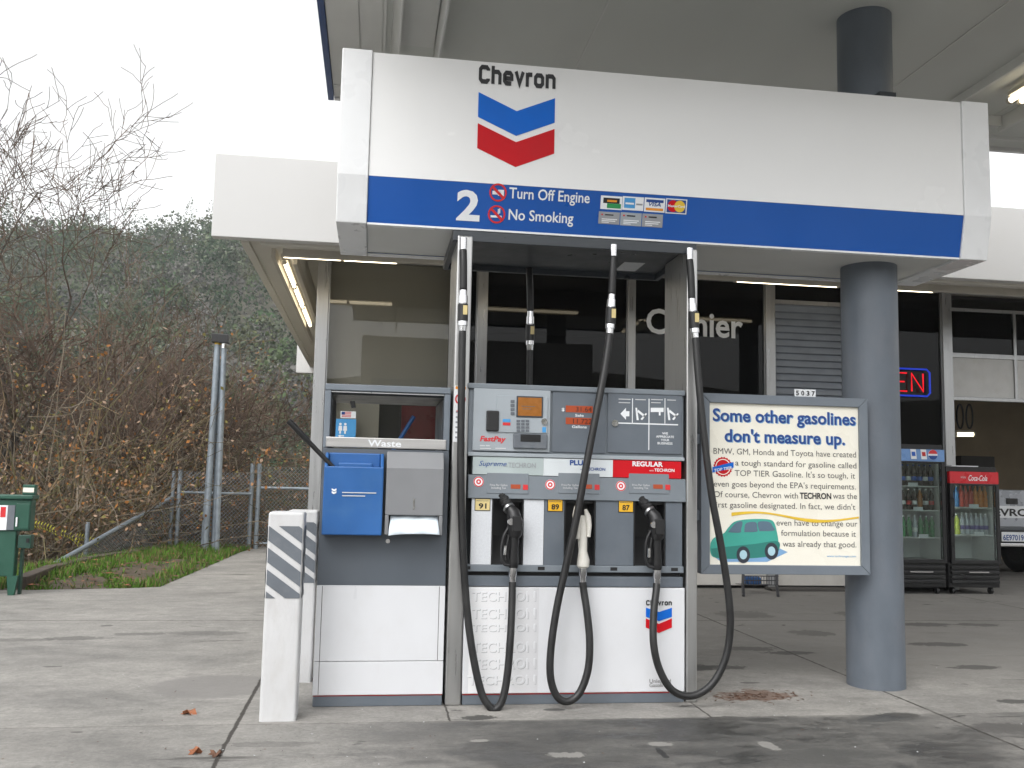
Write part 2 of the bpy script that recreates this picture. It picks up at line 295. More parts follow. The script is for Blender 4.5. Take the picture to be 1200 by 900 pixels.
class MB:
    def __init__(s): s.v = []; s.f = []; s.m = []; s.c = []
    def add(s, vs, fs, mi=0):
        o = len(s.v); s.v += [tuple(p) for p in vs]; s.f += [tuple(i+o for i in f) for f in fs]; s.m += [mi]*len(fs); return s
    def box(s, x0, x1, y0, y1, z0, z1, mi=0):
        return s.add([(x0, y0, z0), (x1, y0, z0), (x1, y1, z0), (x0, y1, z0), (x0, y0, z1), (x1, y0, z1), (x1, y1, z1), (x0, y1, z1)],
                     [(0, 3, 2, 1), (4, 5, 6, 7), (0, 1, 5, 4), (1, 2, 6, 5), (2, 3, 7, 6), (3, 0, 4, 7)], mi)
    def prism(s, poly, a, b, axis='y', mi=0):
        """poly: 2-D outline; axis y: (x, z) swept y a..b; axis x: (y, z) swept x a..b; axis z: (x, y) swept z a..b"""
        fn = {'y': lambda p, t: (p[0], t, p[1]), 'x': lambda p, t: (t, p[0], p[1]), 'z': lambda p, t: (p[0], p[1], t)}[axis]
        n = len(poly); vs = [fn(p, a) for p in poly]+[fn(p, b) for p in poly]
        return s.add(vs, [tuple(range(n)), tuple(range(2*n-1, n-1, -1))]+[(i, i+n, (i+1) % n+n, (i+1) % n) for i in range(n)], mi)
    def poly(s, pts, mi=0): return s.add(pts, [tuple(range(len(pts)))], mi)
    def tube(s, pts, r, sides=8, caps=True, mi=0):
        pts = [Vector(p) for p in pts]; n = len(pts); rs = r if isinstance(r, (list, tuple)) else [r]*n
        vs = []; t0 = (pts[1]-pts[0]).normalized(); a = Vector((0, 0, 1)) if abs(t0.z) < .9 else Vector((1, 0, 0))
        u = t0.cross(a).normalized()
        for i in range(n):
            t = (pts[min(i+1, n-1)]-pts[max(i-1, 0)])
            t = t.normalized() if t.length > 1e-9 else t0
            u = (u-t*u.dot(t)); u = u.normalized() if u.length > 1e-6 else t.orthogonal().normalized()
            v = t.cross(u)
            for k in range(sides):
                an = 2*math.pi*k/sides; vs.append(pts[i]+(u*math.cos(an)+v*math.sin(an))*rs[i])
        fs = [(i*sides+k, i*sides+(k+1) % sides, (i+1)*sides+(k+1) % sides, (i+1)*sides+k) for i in range(n-1) for k in range(sides)]
        if caps: fs += [tuple(range(sides-1, -1, -1)), tuple(range((n-1)*sides, n*sides))]
        return s.add(vs, fs, mi)
    def cyl(s, p, q, r, sides=16, mi=0): return s.tube([p, q], r, sides, True, mi)
    def text(s, t, x0, x1, zb, cap, Y, bold=0, shear=0, mi=0, yf=None, slant=0):
        """flat lettering facing -y: x range, baseline z, cap height"""
        cu = bpy.data.curves.new('t', 'FONT'); cu.body = t; cu.resolution_u = 3; cu.offset = bold; cu.shear = shear
        ob = bpy.data.objects.new('t', cu); COL.objects.link(ob)
        dg = bpy.context.evaluated_depsgraph_get(); me = bpy.data.meshes.new_from_object(ob.evaluated_get(dg))
        bpy.data.objects.remove(ob); bpy.data.curves.remove(cu)
        co = [v.co.copy() for v in me.vertices]; fs = [tuple(p.vertices) for p in me.polygons]; bpy.data.meshes.remove(me)
        if not co: return s
        a, b = min(c.x for c in co), max(c.x for c in co); kx = (x1-x0)/(b-a); kz = cap/(.729+2*bold*.7)
        out = []
        for c in co:
            x = x0+(c.x-a)*kx; z = zb+c.y*kz+slant*(x-x0)
            out.append((x, (yf(z) if yf else Y), z))
        return s.add(out, fs, mi)
    def disc(s, cx, cz, r, Y, t=.002, sides=24, mi=0, sx=1):
        return s.prism([(cx+r*sx*math.cos(2*math.pi*i/sides), cz+r*math.sin(2*math.pi*i/sides)) for i in range(sides)], Y-t, Y, 'y', mi)
    def ring(s, cx, cz, r0, r1, Y, sides=28, mi=0, yf=None):
        vs = []
        for i in range(sides):
            a = 2*math.pi*i/sides
            for r_ in (r0, r1):
                z = cz+r_*math.sin(a); vs.append((cx+r_*math.cos(a), yf(z) if yf else Y, z))
        return s.add(vs, [(2*i, 2*i+1, (2*i+3) % (2*sides), (2*i+2) % (2*sides)) for i in range(sides)], mi)
    def lathe(s, prof, cx=0, cy=0, sides=14, mi=0):
        vs = [(cx+r*math.cos(2*math.pi*k/sides), cy+r*math.sin(2*math.pi*k/sides), z) for r, z in prof for k in range(sides)]
        n = len(prof)
        fs = [(i*sides+k, i*sides+(k+1) % sides, (i+1)*sides+(k+1) % sides, (i+1)*sides+k) for i in range(n-1) for k in range(sides)]
        fs += [tuple(range(sides-1, -1, -1)), tuple(range((n-1)*sides, n*sides))]
        return s.add(vs, fs, mi)
    def build(s, name, mats, parent=None, bevel=0, smooth=False, seg=2, colors=None):
        me = bpy.data.meshes.new(name); me.from_pydata(s.v, [], s.f)
        for k in (mats if isinstance(mats, (list, tuple)) else [mats]): me.materials.append(M[k] if isinstance(k, str) else k)
        if any(s.m): me.polygons.foreach_set('material_index', s.m)
        if smooth: me.polygons.foreach_set('use_smooth', [True]*len(me.polygons))
        if smooth and smooth != 'all': me.set_sharp_from_angle(angle=rad(40))
        if colors is not None:
            at = me.color_attributes.new('tone', 'FLOAT_COLOR', 'POINT'); at.data.foreach_set('color', np.asarray(colors, dtype=np.float32).ravel())
        me.update(); ob = bpy.data.objects.new(name, me); COL.objects.link(ob)
        if parent: ob.parent = parent; ob.matrix_parent_inverse = Matrix.Translation(-parent.location)
        if bevel:
            md = ob.modifiers.new('b', 'BEVEL'); md.width = bevel; md.segments = seg; md.limit_method = 'ANGLE'; md.angle_limit = rad(40)
        return ob
def tag(o, label, cat, group=None):
    o['label'] = label; o['category'] = cat
    if group: o['group'] = group
    return o
def thing(name, label, cat, loc=(0, 0, 0), group=None):
    e = bpy.data.objects.new(name, None); COL.objects.link(e); e.location = loc; e.empty_display_size = .1
    return tag(e, label, cat, group)
def kind(o, k): o['kind'] = k; return o
def BX(name, m, parent, *b, bevel=0): return MB().box(*b).build(name, m, parent, bevel)
def copy_tree(o, loc, parent=None):
    c = o.copy(); COL.objects.link(c)
    if parent: c.parent = parent
    else: c.location = loc
    for ch in o.children: copy_tree(ch, None, c)
    return c
def smooth01(t): t = max(0., min(1., t)); return t*t*(3-2*t)

# ------------------------------------------------------------------ the setting: terrain, forecourt, grass
def edge_dist(X, Y):
    a = ((X+4)*-3.4+(Y-12.6)*1.1)/3.574; a = min(a, Y-11.6)
    return max(a, Y-16.9 if X < -.2 else -9)
def terrain_z(X, Y):
    z = -.07-2.4*smooth01(edge_dist(X, Y)/7)
    if Y > 40:
        ridge = max(.6, min(1.06, 1+.0036*(X+31)))*(1+.03*math.sin(X*.11+2)+.02*math.sin(X*.23))
        f = smooth01((Y-42)/150); side = 1-.75*smooth01((X-25)/120)
        z += 47*f*ridge*side+1.3*math.sin(X*.16)*math.sin(Y*.13)*f
    if Y < -35: z += 22*smooth01((-35-Y)/140)*(1+.12*math.sin(X*.05))
    if X < -45 and Y > -35: z += 26*smooth01((-45-X)/120)*smooth01((Y+60)/60)*(1-smooth01((Y-30)/60))  # unseen hill on the left, added to block low sky light
    return z
def lin(a): return np.array(a)
xs = np.concatenate([np.arange(-420, -60, 20), np.arange(-60, -12, 3), np.arange(-12, 4, .5), np.arange(4, 60, 4), np.arange(60, 460, 20)])
ys = np.concatenate([np.arange(-420, -30, 15), np.arange(-30, 8, 4), np.arange(8, 26, .5), np.arange(26, 60, 3), np.arange(60, 240, 6), np.arange(240, 900, 40)])
nx, ny = len(xs), len(ys)
tb = MB(); tb.v = [(x, y, terrain_z(x, y)) for y in ys for x in xs]
tb.f = [(j*nx+i, j*nx+i+1, (j+1)*nx+i+1, (j+1)*nx+i) for j in range(ny-1) for i in range(nx-1)]; tb.m = [0]*len(tb.f)
kind(tb.build('terrain', 'terrain', smooth='all'), 'structure')
slab = [(-40, -30), (40, -30), (40, 26), (-.7, 26), (-.7, 17), (-1.86, 17), (-1.95, 16.4), (-2.04, 15.7), (-2.12, 13.2), (-2.22, 10.75), (-2.5, 10.62), (-3.5, 10.4), (-40, 10.2)]
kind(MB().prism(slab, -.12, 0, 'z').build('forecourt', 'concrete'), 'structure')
turf_poly = [(-3.56, 10.39), (-2.5, 10.62), (-2.22, 10.76), (-2.12, 13.2), (-2.04, 15.7), (-1.95, 16.5), (-2.9, 16.5), (-3.4, 15), (-4, 12.6), (-4.6, 11.2), (-4.6, 10.37)]
sb = MB(); gx = np.arange(-4.8, -1.85, .12); gy = np.arange(10.3, 16.7, .12)
def inside(x, y, poly):
    c = False; j = len(poly)-1
    for i in range(len(poly)):
        if (poly[i][1] > y) != (poly[j][1] > y) and x < (poly[j][0]-poly[i][0])*(y-poly[i][1])/(poly[j][1]-poly[i][1])+poly[i][0]: c = not c
        j = i
    return c
def turf_z(x, y): return .0+.05*smooth01((y-10.5)/2)*smooth01((-2.0-x)/.9)+.015*math.sin(x*9)*math.sin(y*7)-.008
ptri = bmesh.new(); fv = [ptri.verts.new((x, y, 0)) for x, y in turf_poly]; ptri.faces.new(fv)
bmesh.ops.triangulate(ptri, faces=ptri.faces[:]); bmesh.ops.subdivide_edges(ptri, edges=ptri.edges[:], cuts=14, use_grid_fill=True)
for v in ptri.verts: v.co.z = turf_z(v.co.x, v.co.y)
me = bpy.data.meshes.new('soil'); ptri.to_mesh(me); ptri.free(); me.materials.append(M['soil']); so = bpy.data.objects.new('soil', me); COL.objects.link(so); kind(so, 'structure')

rng = np.random.default_rng(3)
gv = []; gc = []; gf = []
cnt = 0
while cnt < 11000:
    x, y = rng.uniform(-4.6, -1.9), 10.3+6.2*rng.uniform()**1.3
    if not inside(x, y, turf_poly): continue
    d = math.sin(x*2.3+1)*math.sin(y*1.1+.5)+.5*math.sin(x*6+y*3)
    near_edge = y > 14.6 or x < -3.2-(y-12)*-.3 or abs(x+2.2) < .25
    if d > -.1 and not near_edge and rng.uniform() < .9: continue
    if d > .45 and rng.uniform() < .6: continue
    z = turf_z(x, y); hgt = rng.uniform(.03, .09)*(1.35 if near_edge else .75); an = rng.uniform(0, 6.28); wd = rng.uniform(.006, .014); lx, ly = rng.normal(0, .03, 2)
    o = len(gv); gv += [(x-wd*math.cos(an), y-wd*math.sin(an), z-.01), (x+wd*math.cos(an), y+wd*math.sin(an), z-.01), (x+lx, y+ly, z+hgt)]
    t = rng.uniform(.6, 1.35); c = (.085*t, .18*t, .022*t) if rng.uniform() > .25 else (.19*t, .15*t, .07*t)
    gc += [(*c, 1)]*3; gf.append((o, o+1, o+2)); cnt += 1
gb = MB(); gb.v = gv; gb.f = gf; gb.m = [0]*len(gf); kind(gb.build('grass', 'grass', colors=gc), 'stuff')
lb = MB()
cnt = 0
while cnt < 520:
    x, y = rng.uniform(-4.5, -1.95), rng.uniform(10.4, 16)
    if not inside(x, y, turf_poly): continue
    s_ = rng.uniform(.02, .06); an = rng.uniform(0, 6.28); z = turf_z(x, y)+.02+rng.uniform(0, .03)
    lb.poly([(x+s_*math.cos(an+k*1.57)*(1 if k % 2 else .55), y+s_*math.sin(an+k*1.57)*(1 if k % 2 else .55), z+rng.uniform(0, .015)) for k in range(4)], int(rng.uniform() < .25)); cnt += 1
kind(lb.build('leaf_litter', ['leaf_litter', 'leaf_dry']), 'stuff')

# ------------------------------------------------------------------ hillside wood (one mass far off)
NC = 1150; per = 240
cv = np.zeros((NC*per*4, 3), np.float32); cc = np.ones((NC*per*4, 4), np.float32); k = 0
for i in range(NC):
    y = rng.uniform(48, 225); x = rng.uniform(-.6, .02)*y+rng.uniform(-4, 4)
    z = terrain_z(x, y); r_ = rng.uniform(1.5, 3.2)*(1+.25*(y > 120)); hgt = r_*rng.uniform(.8, 1.35)
    if rng.uniform() < .06: r_ *= .6; hgt *= 2.4
    th = rng.uniform(0, 2*np.pi, per); ph = np.arccos(rng.uniform(-.35, 1, per)); rr = rng.uniform(.55, 1.0, per)**.5
    lob = 1+.25*np.sin(3*th+i)+.15*np.sin(5*th+2*i)
    pc = np.stack([x+r_*rr*lob*np.sin(ph)*np.cos(th), y+r_*rr*lob*np.sin(ph)*np.sin(th), z+hgt*.55+hgt*rr*np.cos(ph)], 1)
    s_ = rng.uniform(.1, .27, (per, 1))*(.6+.16*r_)
    a = rng.normal(size=(per, 3)); a /= np.linalg.norm(a, axis=1, keepdims=True); b_ = np.cross(a, rng.normal(size=(per, 3))); b_ /= np.linalg.norm(b_, axis=1, keepdims=True)
    q = np.stack([pc-a*s_, pc-b_*s_*.7, pc+a*s_, pc+b_*s_*.7], 1)
    q += rng.normal(0, .05, q.shape)
    cv[k:k+per*4] = q.reshape(-1, 3)
    hue = rng.uniform()
    base = np.array([(.05, .085, .04), (.075, .105, .05), (.115, .135, .09), (.04, .07, .036), (.135, .13, .12), (.085, .095, .045)][int(hue*6)])*rng.uniform(.75, 1.25)
    t = rng.uniform(.85, 1.15, (per, 1, 1)); cc[k:k+per*4, :3] = (np.repeat(base[None, None]*t, 4, 1)).reshape(-1, 3); k += per*4
wb = MB(); wb.v = cv.tolist(); wb.f = np.arange(NC*per*4).reshape(-1, 4).tolist(); wb.m = [0]*(NC*per)
kind(wb.build('hillside_wood', 'foliage', colors=cc), 'stuff')

# ------------------------------------------------------------------ bare trees and scrub beyond the fence
def grow(bark, twig, p, d, L, r, lvl, mx, rg, up=.06, wob=.12):
    n = 7 if lvl < 3 else 4
    pts = [Vector(p)]; rs = [r]; dd = Vector(d); dirs = []
    for i in range(n):
        dd = (dd+Vector(rg.normal(0, wob, 3))+Vector((0, 0, up+(.09 if lvl in (1, 2) else 0)*i/n))).normalized()
        pts.append(pts[-1]+dd*L/n); rs.append(max(.0065, r*(1-(.82 if lvl == 0 else .62)*(i+1)/n))); dirs.append(dd.copy())
    (bark if lvl < 2 else twig).tube(pts, rs, 6 if lvl < 2 else (4 if lvl < 3 else 3), caps=False)
    if lvl >= mx: return
    nk = {0: 6, 1: 5, 2: 5, 3: 4, 4: 3}.get(lvl, 3)
    for k_ in range(nk):
        f = .3+.7*(k_+rg.uniform(.1, .9))/nk if lvl else .22+.78*(k_+rg.uniform(.1, .9))/nk
        if k_ == nk-1: f = .985
        i = min(n-1, int(f*n)); q = pts[i].lerp(pts[i+1], f*n-i)
        ax = dirs[i].cross(Vector(rg.normal(size=3))).normalized(); an = rad(rg.uniform(24, 62))
        nd = Matrix.Rotation(an, 3, ax) @ dirs[i]
        nd.z = nd.z*.85 + (.12 if lvl else .1); nd.normalize()
        grow(bark, twig, q, nd, L*rg.uniform(.5, .72)*(1-.25*f if lvl == 0 else 1), max(.0075, rs[i]*rg.uniform(.5, .7)), lvl+1, mx, rg, up, wob)
def bare_tree(px, Y, H, seed, label, lean=(0, 0), up=.06, mx=4, r=.2, ns=2):
    rg = np.random.default_rng(seed); c = P(px, 560, Y); z = terrain_z(c.x, Y)
    t = thing('bare_tree', label, 'tree', (c.x, Y, z-.15), 'bare trees beyond the fence')
    bk, tw = MB(), MB()
    for s_ in range(ns):
        an = rg.uniform(0, 6.28)
        grow(bk, tw, (c.x+.15*math.cos(an), Y+.15*math.sin(an), z-.15), Vector((lean[0]+rg.normal(0, .16), lean[1]+rg.normal(0, .12), 1)).normalized(), H*rg.uniform(.55, .68), r*rg.uniform(.7, 1), 0, mx, rg, up)
    bk.build('trunk', 'bark', t, smooth='all'); tw.build('crown', 'twig', t)
    return t
bare_tree(-48, 19, 11.4, 11, 'tallest bare tree, at the left edge of the photo behind the green machine', (-.06, 0), .05, 5, ns=1)
bare_tree(66, 22, 7.9, 23, 'bare forked tree with mossy yellow trunk behind the green machine', (.03, 0), .05, 5, ns=1)
bare_tree(140, 25, 7.8, 35, 'bare tree with wide reaching limbs left of the grey pole stand', (.25, 0), .02, 5, ns=1)
bare_tree(222, 29, 7.0, 42, 'low bare tree right behind the grey pole stand', (.05, 0), .03, 5, ns=1)
bare_tree(15, 17.5, 6.4, 51, 'bushy bare tree close behind the green machine', (.2, 0), .0, 5, ns=1)
bare_tree(105, 18.5, 5.8, 67, 'small mossy bare tree leaning right above the sloping fence rail', (.4, 0), .0, 4, r=.1)
bare_tree(180, 20, 5.0, 91, 'small bare tree behind the fence between its first post and the pole stand', (.1, 0), .0, 4, r=.09)
bare_tree(330, 27, 4.6, 73, 'small bare tree behind the fence gate beside the building', (-.1, 0), .0, 4, r=.08)

sv = MB(); scol = []
def addcol(b, n0, c): scol.extend([(*c, 1)]*(len(b.v)-n0))
for i in range(4600):
    Y = 14.5+15*rng.uniform()**1.2; px = rng.uniform(-90, 420); c = P(px, 560, Y)
    if edge_dist(c.x, Y) < .7: continue
    z = terrain_z(c.x, Y); Hs = rng.uniform(.6, 2.9)*(1+.3*(px < 240)); n0 = len(sv.v)
    d = Vector((rng.normal(0, .5), rng.normal(0, .4), 1)).normalized(); p = Vector((c.x, Y, z)); pts = [p.copy()]
    for k_ in range(5):
        d = (d+Vector(rng.normal(0, .28, 3))-Vector((0, 0, .07))).normalized(); p = p+d*Hs/4; pts.append(p.copy())
    r_ = rng.uniform(.005, .016); sv.tube(pts, [r_, r_*.9, r_*.75, r_*.6, r_*.45, r_*.3], 3, False)
    t = rng.uniform(.5, 1.4); cs = [(.17, .12, .07), (.135, .11, .08), (.2, .165, .12), (.115, .1, .045)][rng.integers(4)]; addcol(sv, n0, tuple(t*a for a in cs))
    for k_ in range(rng.integers(2, 8)):
        q = pts[rng.integers(1, 6)]; q2 = q+Vector(rng.normal(0, .28, 3)); n0 = len(sv.v); sv.tube([q, q.lerp(q2, .5)+Vector(rng.normal(0, .04, 3)), q2], [r_*.5, r_*.4, r_*.25], 3, False); addcol(sv, n0, tuple(t*a for a in cs))
        if rng.uniform() < .5:
            for _ in range(rng.integers(5, 13)):
                n0 = len(sv.v); a = Vector(rng.normal(size=3)).normalized()*rng.uniform(.018, .05); b_ = a.cross(Vector(rng.normal(size=3))).normalized()*rng.uniform(.012, .03); o = q2+Vector(rng.normal(0, .12, 3))
                sv.poly([o-a, o-b_, o+a, o+b_]); t2 = rng.uniform(.6, 1.3)
                addcol(sv, n0, tuple(t2*a_ for a_ in [(.27, .15, .075), (.29, .2, .14), (.32, .135, .035), (.19, .12, .07), (.25, .18, .13), (.19, .165, .05)][rng.integers(6)]))
kind(sv.build('undergrowth', 'scrub', colors=scol), 'stuff')
for i, (px, py, Y, lb_) in enumerate([(46, 622, 13.4, 'yellow green leafy sprig beside the green machine'), (80, 632, 14.2, 'drooping yellow green sprig left of the short fence post'), (97, 636, 14.6, 'tiny yellow green sprig touching the short fence post'),
                                     (176, 610, 17.2, 'yellow sprig with orange tip under the fence rail'), (164, 628, 16.9, 'flat yellow sprig low behind the timber edging')]):
    c = P(px, py, Y); z0 = terrain_z(c.x, Y); t = thing('weed_sprig', lb_, 'weed', (c.x, Y, z0), 'yellow weed sprigs along the fence')
    MB().tube([(c.x-.1, Y, z0), (c.x-.12, Y, c.z-.1), (c.x-.05, Y, c.z+.1)], [.006, .005, .004], 4).build('stem', 'twig', t)
    lf = MB(); s_ = (-1)**i
    for k_ in range(9):
        u = k_/8; cx = c.x-.1+.3*u; cz = c.z+.08-.2*u*u*(1.3 if i in (1, 3) else .5)
        for sg in (-1, 1):
            lf.poly([(cx, Y, cz), (cx+.022, Y-.02, cz+sg*.025), (cx+.04, Y-.03*sg, cz+sg*.06), (cx+.004, Y, cz+sg*.035)])
    lf.build('leaves', 'leaf_yellow', t)

# ------------------------------------------------------------------ fence, timber edging, pole stand, green machine
c1, c2, c3 = P(211, 560, 16.0), P(295, 560, 16.4), P(58, 664, 12.9)
fe = thing('chain_link_fence', 'grey chain-link fence of thin pipe with a rail sloping down towards the green machine', 'fence', (c1.x, 16, 0))
zt = P(211, 550, 16).z; zr = P(211, 577, 16).z
MB().cyl((c1.x, 16, -.4), (c1.x, 16, zt), .034).build('post', 'galv', fe, smooth=True)
MB().cyl((c1.x-.11, 16.05, -.4), (c1.x-.11, 16.05, zt-.03), .03).build('post', 'galv', fe, smooth=True)
p2 = P(103, 612, 14.3); MB().cyl((p2.x, 14.3, -.35), (p2.x, 14.3, p2.z), .03).build('post', 'galv', fe, smooth=True)
MB().cyl((c1.x, 16, zr), (c2.x, 16.4, zr-.01), .022).build('rail', 'galv', fe, smooth=True)
sl = P(57, 665, 12.9); MB().cyl((c1.x-.11, 16.05, P(205, 583, 16).z), (sl.x, 12.9, sl.z), .034).build('rail', 'galv', fe, smooth=True)
def mesh_wires(a, b, za0, za1, zb0, zb1, step=.065):
    """diamond wire between two uprights; heights may differ at the ends"""
    m = MB(); L = (Vector(b)-Vector(a)).length; H = max(za1-za0, zb1-zb0)
    def pt(s, t):
        q = Vector(a).lerp(Vector(b), s/L); lo = za0+(zb0-za0)*s/L; hi = za1+(zb1-za1)*s/L
        return (q.x, q.y, lo+(hi-lo)*t/H)
    k = -H
    while k < L:
        s0, t0 = (k, 0) if k >= 0 else (0, -k); s1, t1 = (k+H, H) if k+H <= L else (L, L-k)
        if s1-s0 > .02:
            m.tube([pt(s0, t0), pt(s1, t1)], .0028, 3, False); m.tube([pt(s0, H-t0), pt(s1, H-t1)], .0028, 3, False)
        k += step
    return m
a_, b_ = (c1.x, 16, 0), (c2.x, 16.4, 0)
mesh_wires(a_, b_, -.15, zt-.03, -.15, zt-.03).build('wire_mesh', 'galv', fe)
mesh_wires((c1.x-.11, 16.05, 0), (sl.x, 12.9, 0), -.3, P(205, 583, 16).z, -.3, sl.z+.02).build('wire_mesh', 'galv', fe)
gt = thing('fence_gate', 'chain-link gate on double posts between the fence and the building', 'gate', (c2.x, 16.45, 0))
zg = P(295, 543, 16.4).z
for dx in (0, .115): MB().cyl((c2.x+dx, 16.45, -.1), (c2.x+dx, 16.45, zg), .036).build('post', 'galv', gt, smooth=True)
g2 = P(366, 573, 16.5); zgr = P(330, 572, 16.5).z
MB().cyl((c2.x+.115, 16.47, zgr), (g2.x+.2, 16.5, zgr), .024).build('rail', 'galv', gt, smooth=True)
MB().cyl((c2.x+.115, 16.47, .09), (g2.x+.2, 16.5, .09), .018).build('rail', 'galv', gt, smooth=True)
mesh_wires((c2.x+.115, 16.47, 0), (g2.x+.2, 16.5, 0), .03, zg-.05, .03, zg-.05).build('wire_mesh', 'galv', gt)

tp = [G(22, 690), G(60, 674), G(100, 664), G(140, 657), G(170, 651)]
tm = MB()
for i in range(len(tp)-1):
    p, q = tp[i], tp[i+1]; d = (q-p).normalized(); nrm = Vector((-d.y, d.x, 0))*.07
    for zz in (0,):
        a = [p-nrm, p+nrm, q+nrm, q-nrm]
        tm.prism([(v.x, v.y) for v in a], -.12, .12-.01*(i % 2), 'z')
tag(tm.build('timber_edging', 'timber', bevel=.012), 'weathered dark timber edging beside the grass strip', 'edging')

pc = G(243, 648); st = thing('pole_stand', 'tall cluster of grey pipes with black capped floodlights behind the grass', 'pole', (pc.x, pc.y, 0))
Yp_ = pc.y
tops = [(255, 404, 240), (263, 405, 254)]
for k_, (tx, ty, bx) in enumerate(tops):
    a, b = G(bx, 648), P(tx, ty, Yp_); b.y = Yp_-.03*k_
    MB().cyl((a.x, Yp_, -.1), b, .05 if k_ == 0 else .042).build('pipe', 'galv', st, smooth=True)
    hb = MB(); hb.box(b.x-.085, b.x+.075, b.y-.1, b.y+.08, b.z+.03, b.z+.17); hb.build('lamp_head', 'black_plastic', st, .01)
    MB().cyl((b.x, b.y, b.z-.05), (b.x, b.y, b.z+.035), .047).build('collar', 'yellow_ink' if k_ == 0 else 'chrome', st, smooth=True)
for bx, tx, ty, r_ in ((236, 247, 500, .036), (249, 258, 428, .04)):
    a, b = G(bx, 648), P(tx, ty, Yp_); MB().cyl((a.x, Yp_+.08, -.1), (b.x, Yp_+.08, b.z), r_).build('pipe', 'galv', st, smooth=True)

YG = 9.95; gx0, gx1, gz0, gz1 = R(-60, 587, 37, 622, YG)
gm = thing('air_machine', 'dark green metal vending box on legs at the left edge by the grass', 'machine', (-3.6, YG+.2, 0))
z0, z1 = P(18, 622, YG).z, P(18, 584, YG).z
gx1 = P(36, 600, YG).x; gx0 = gx1-.95
BX('body', 'bin_green', gm, gx0, gx1, YG, YG+.14, z0, z1-.01, bevel=.012)
BX('lid', 'bin_green', gm, gx0-.02, gx1+.02, YG-.03, YG+.16, z1-.008, z1+.035, bevel=.01)
BX('lower_body', 'bin_green', gm, gx0+.05, P(17, 640, YG).x, YG+.02, YG+.12, P(10, 676, YG).z, z0-.002, bevel=.01)
zx = P(28, 640, YG); BX('coin_box', 'bin_dark', gm, P(19.5, 640, YG).x, P(35, 640, YG).x, YG+.02, YG+.11, P(28, 643, YG).z, P(28, 627, YG).z, bevel=.008)
BX('coin_slot', 'black_void', gm, P(30, 633, YG).x, P(33.5, 633, YG).x, YG+.012, YG+.03, P(30, 636, YG).z, P(30, 631, YG).z)
BX('door', 'bin_green', gm, P(19, 600, YG).x, P(35, 600, YG).x, YG-.012, YG-.001, z0+.02, z1-.05, bevel=.004)
BX('handle', 'white_ink', gm, P(19.5, 611, YG).x, P(21.5, 611, YG).x, YG-.03, YG-.013, P(20, 617, YG).z, P(20, 606, YG).z, bevel=.004)
BX('label_panel', 'white_ink', gm, P(-20, 600, YG).x, P(9, 600, YG).x, YG-.006, YG-.001, P(4, 621, YG).z, P(4, 592, YG).z)
BX('label_strip', 'stripe_grey', gm, P(9.3, 600, YG).x, P(17.6, 600, YG).x, YG-.006, YG-.001, P(13, 621, YG).z, P(13, 592, YG).z)
BX('label_picture', 'red_ink', gm, P(1, 600, YG).x, P(7, 600, YG).x, YG-.009, YG-.0065, P(4, 606, YG).z, P(4, 594, YG).z)
BX('top_sign', 'bin_green', gm, P(24, 576, YG).x, P(39, 576, YG).x, YG+.05, YG+.12, z1+.036, P(30, 568, YG).z, bevel=.006)
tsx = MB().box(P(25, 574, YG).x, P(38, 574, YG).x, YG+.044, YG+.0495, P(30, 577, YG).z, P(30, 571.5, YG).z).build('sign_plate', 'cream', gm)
for x_ in (gx0+.08, P(12, 690, YG).x):
    MB().prism([(x_-.045, P(10, 675, YG).z), (x_+.055, P(10, 675, YG).z), (x_+.03, 0), (x_-.025, 0)], YG+.01, YG+.05).build('leg', 'bin_green', gm)
MB().box(P(18.5, 660, YG).x, P(21.5, 660, YG).x, YG+.1, YG+.15, 0, P(18, 643, YG).z).build('leg', 'bin_dark', gm)

# ------------------------------------------------------------------ bollards
def bollard(name, x0, x1, y0, H, label, px0, px1):
    t = thing('bollard', label, 'bollard', ((x0+x1)/2, y0+.08, 0), 'white bollards at the island end')
    wd = x1-x0
    MB().box(x0, x1, y0, y0+wd, -.02, H).build('post', 'white_post', t, bevel=.014, seg=3)
    za, zb_ = H-.42*wd/.17, H-.07
    za = H-.428
    s = MB(); wv = .075; e = .0022
    def clip(poly, lo, hi):
        for k_, lim, sgn in ((1, lo, 1), (1, hi, -1)):
            out = []
            for i in range(len(poly)):
                p, q = poly[i], poly[(i+1) % len(poly)]; ip, iq = (p[k_]-lim)*sgn >= 0, (q[k_]-lim)*sgn >= 0
                if ip: out.append(p)
                if ip != iq:
                    f = (lim-p[k_])/(q[k_]-p[k_]); out.append(tuple(p[j]+(q[j]-p[j])*f for j in range(2)))
            poly = out
            if not poly: return []
        return poly
    for face in range(4):
        zz = za-.376
        while zz < zb_+.1:
            poly = clip([(.006, zz+.121), (wd-.006, zz), (wd-.006, zz+.073), (.006, zz+.194)], za, zb_)
            if len(poly) > 2:
                if face == 0: s.poly([(x0+u, y0-e, v) for u, v in poly])
                elif face == 1: s.poly([(x1+e, y0+u, v) for u, v in poly])
                elif face == 2: s.poly([(x1-u, y0+wd+e, v) for u, v in poly])
                else: s.poly([(x0-e, y0+wd-u, v) for u, v in poly])
            zz += .108
    s.build('stripes', 'stripe_grey', t)
    return t
b0, b1 = G(303, 846), G(345, 845)
bh = P(330, 600, b0.y).z
bollard('b', b0.x, b0.x+.178, b0.y, bh, 'nearer square white bollard with grey diagonal stripes, chipped along its left edge', 303, 345)
bb = G(347, 800); bollard('b', bb.x-.09, bb.x+.086, bb.y, P(355, 598, bb.y).z, 'farther square white bollard, half hidden behind the nearer one', 340, 366)

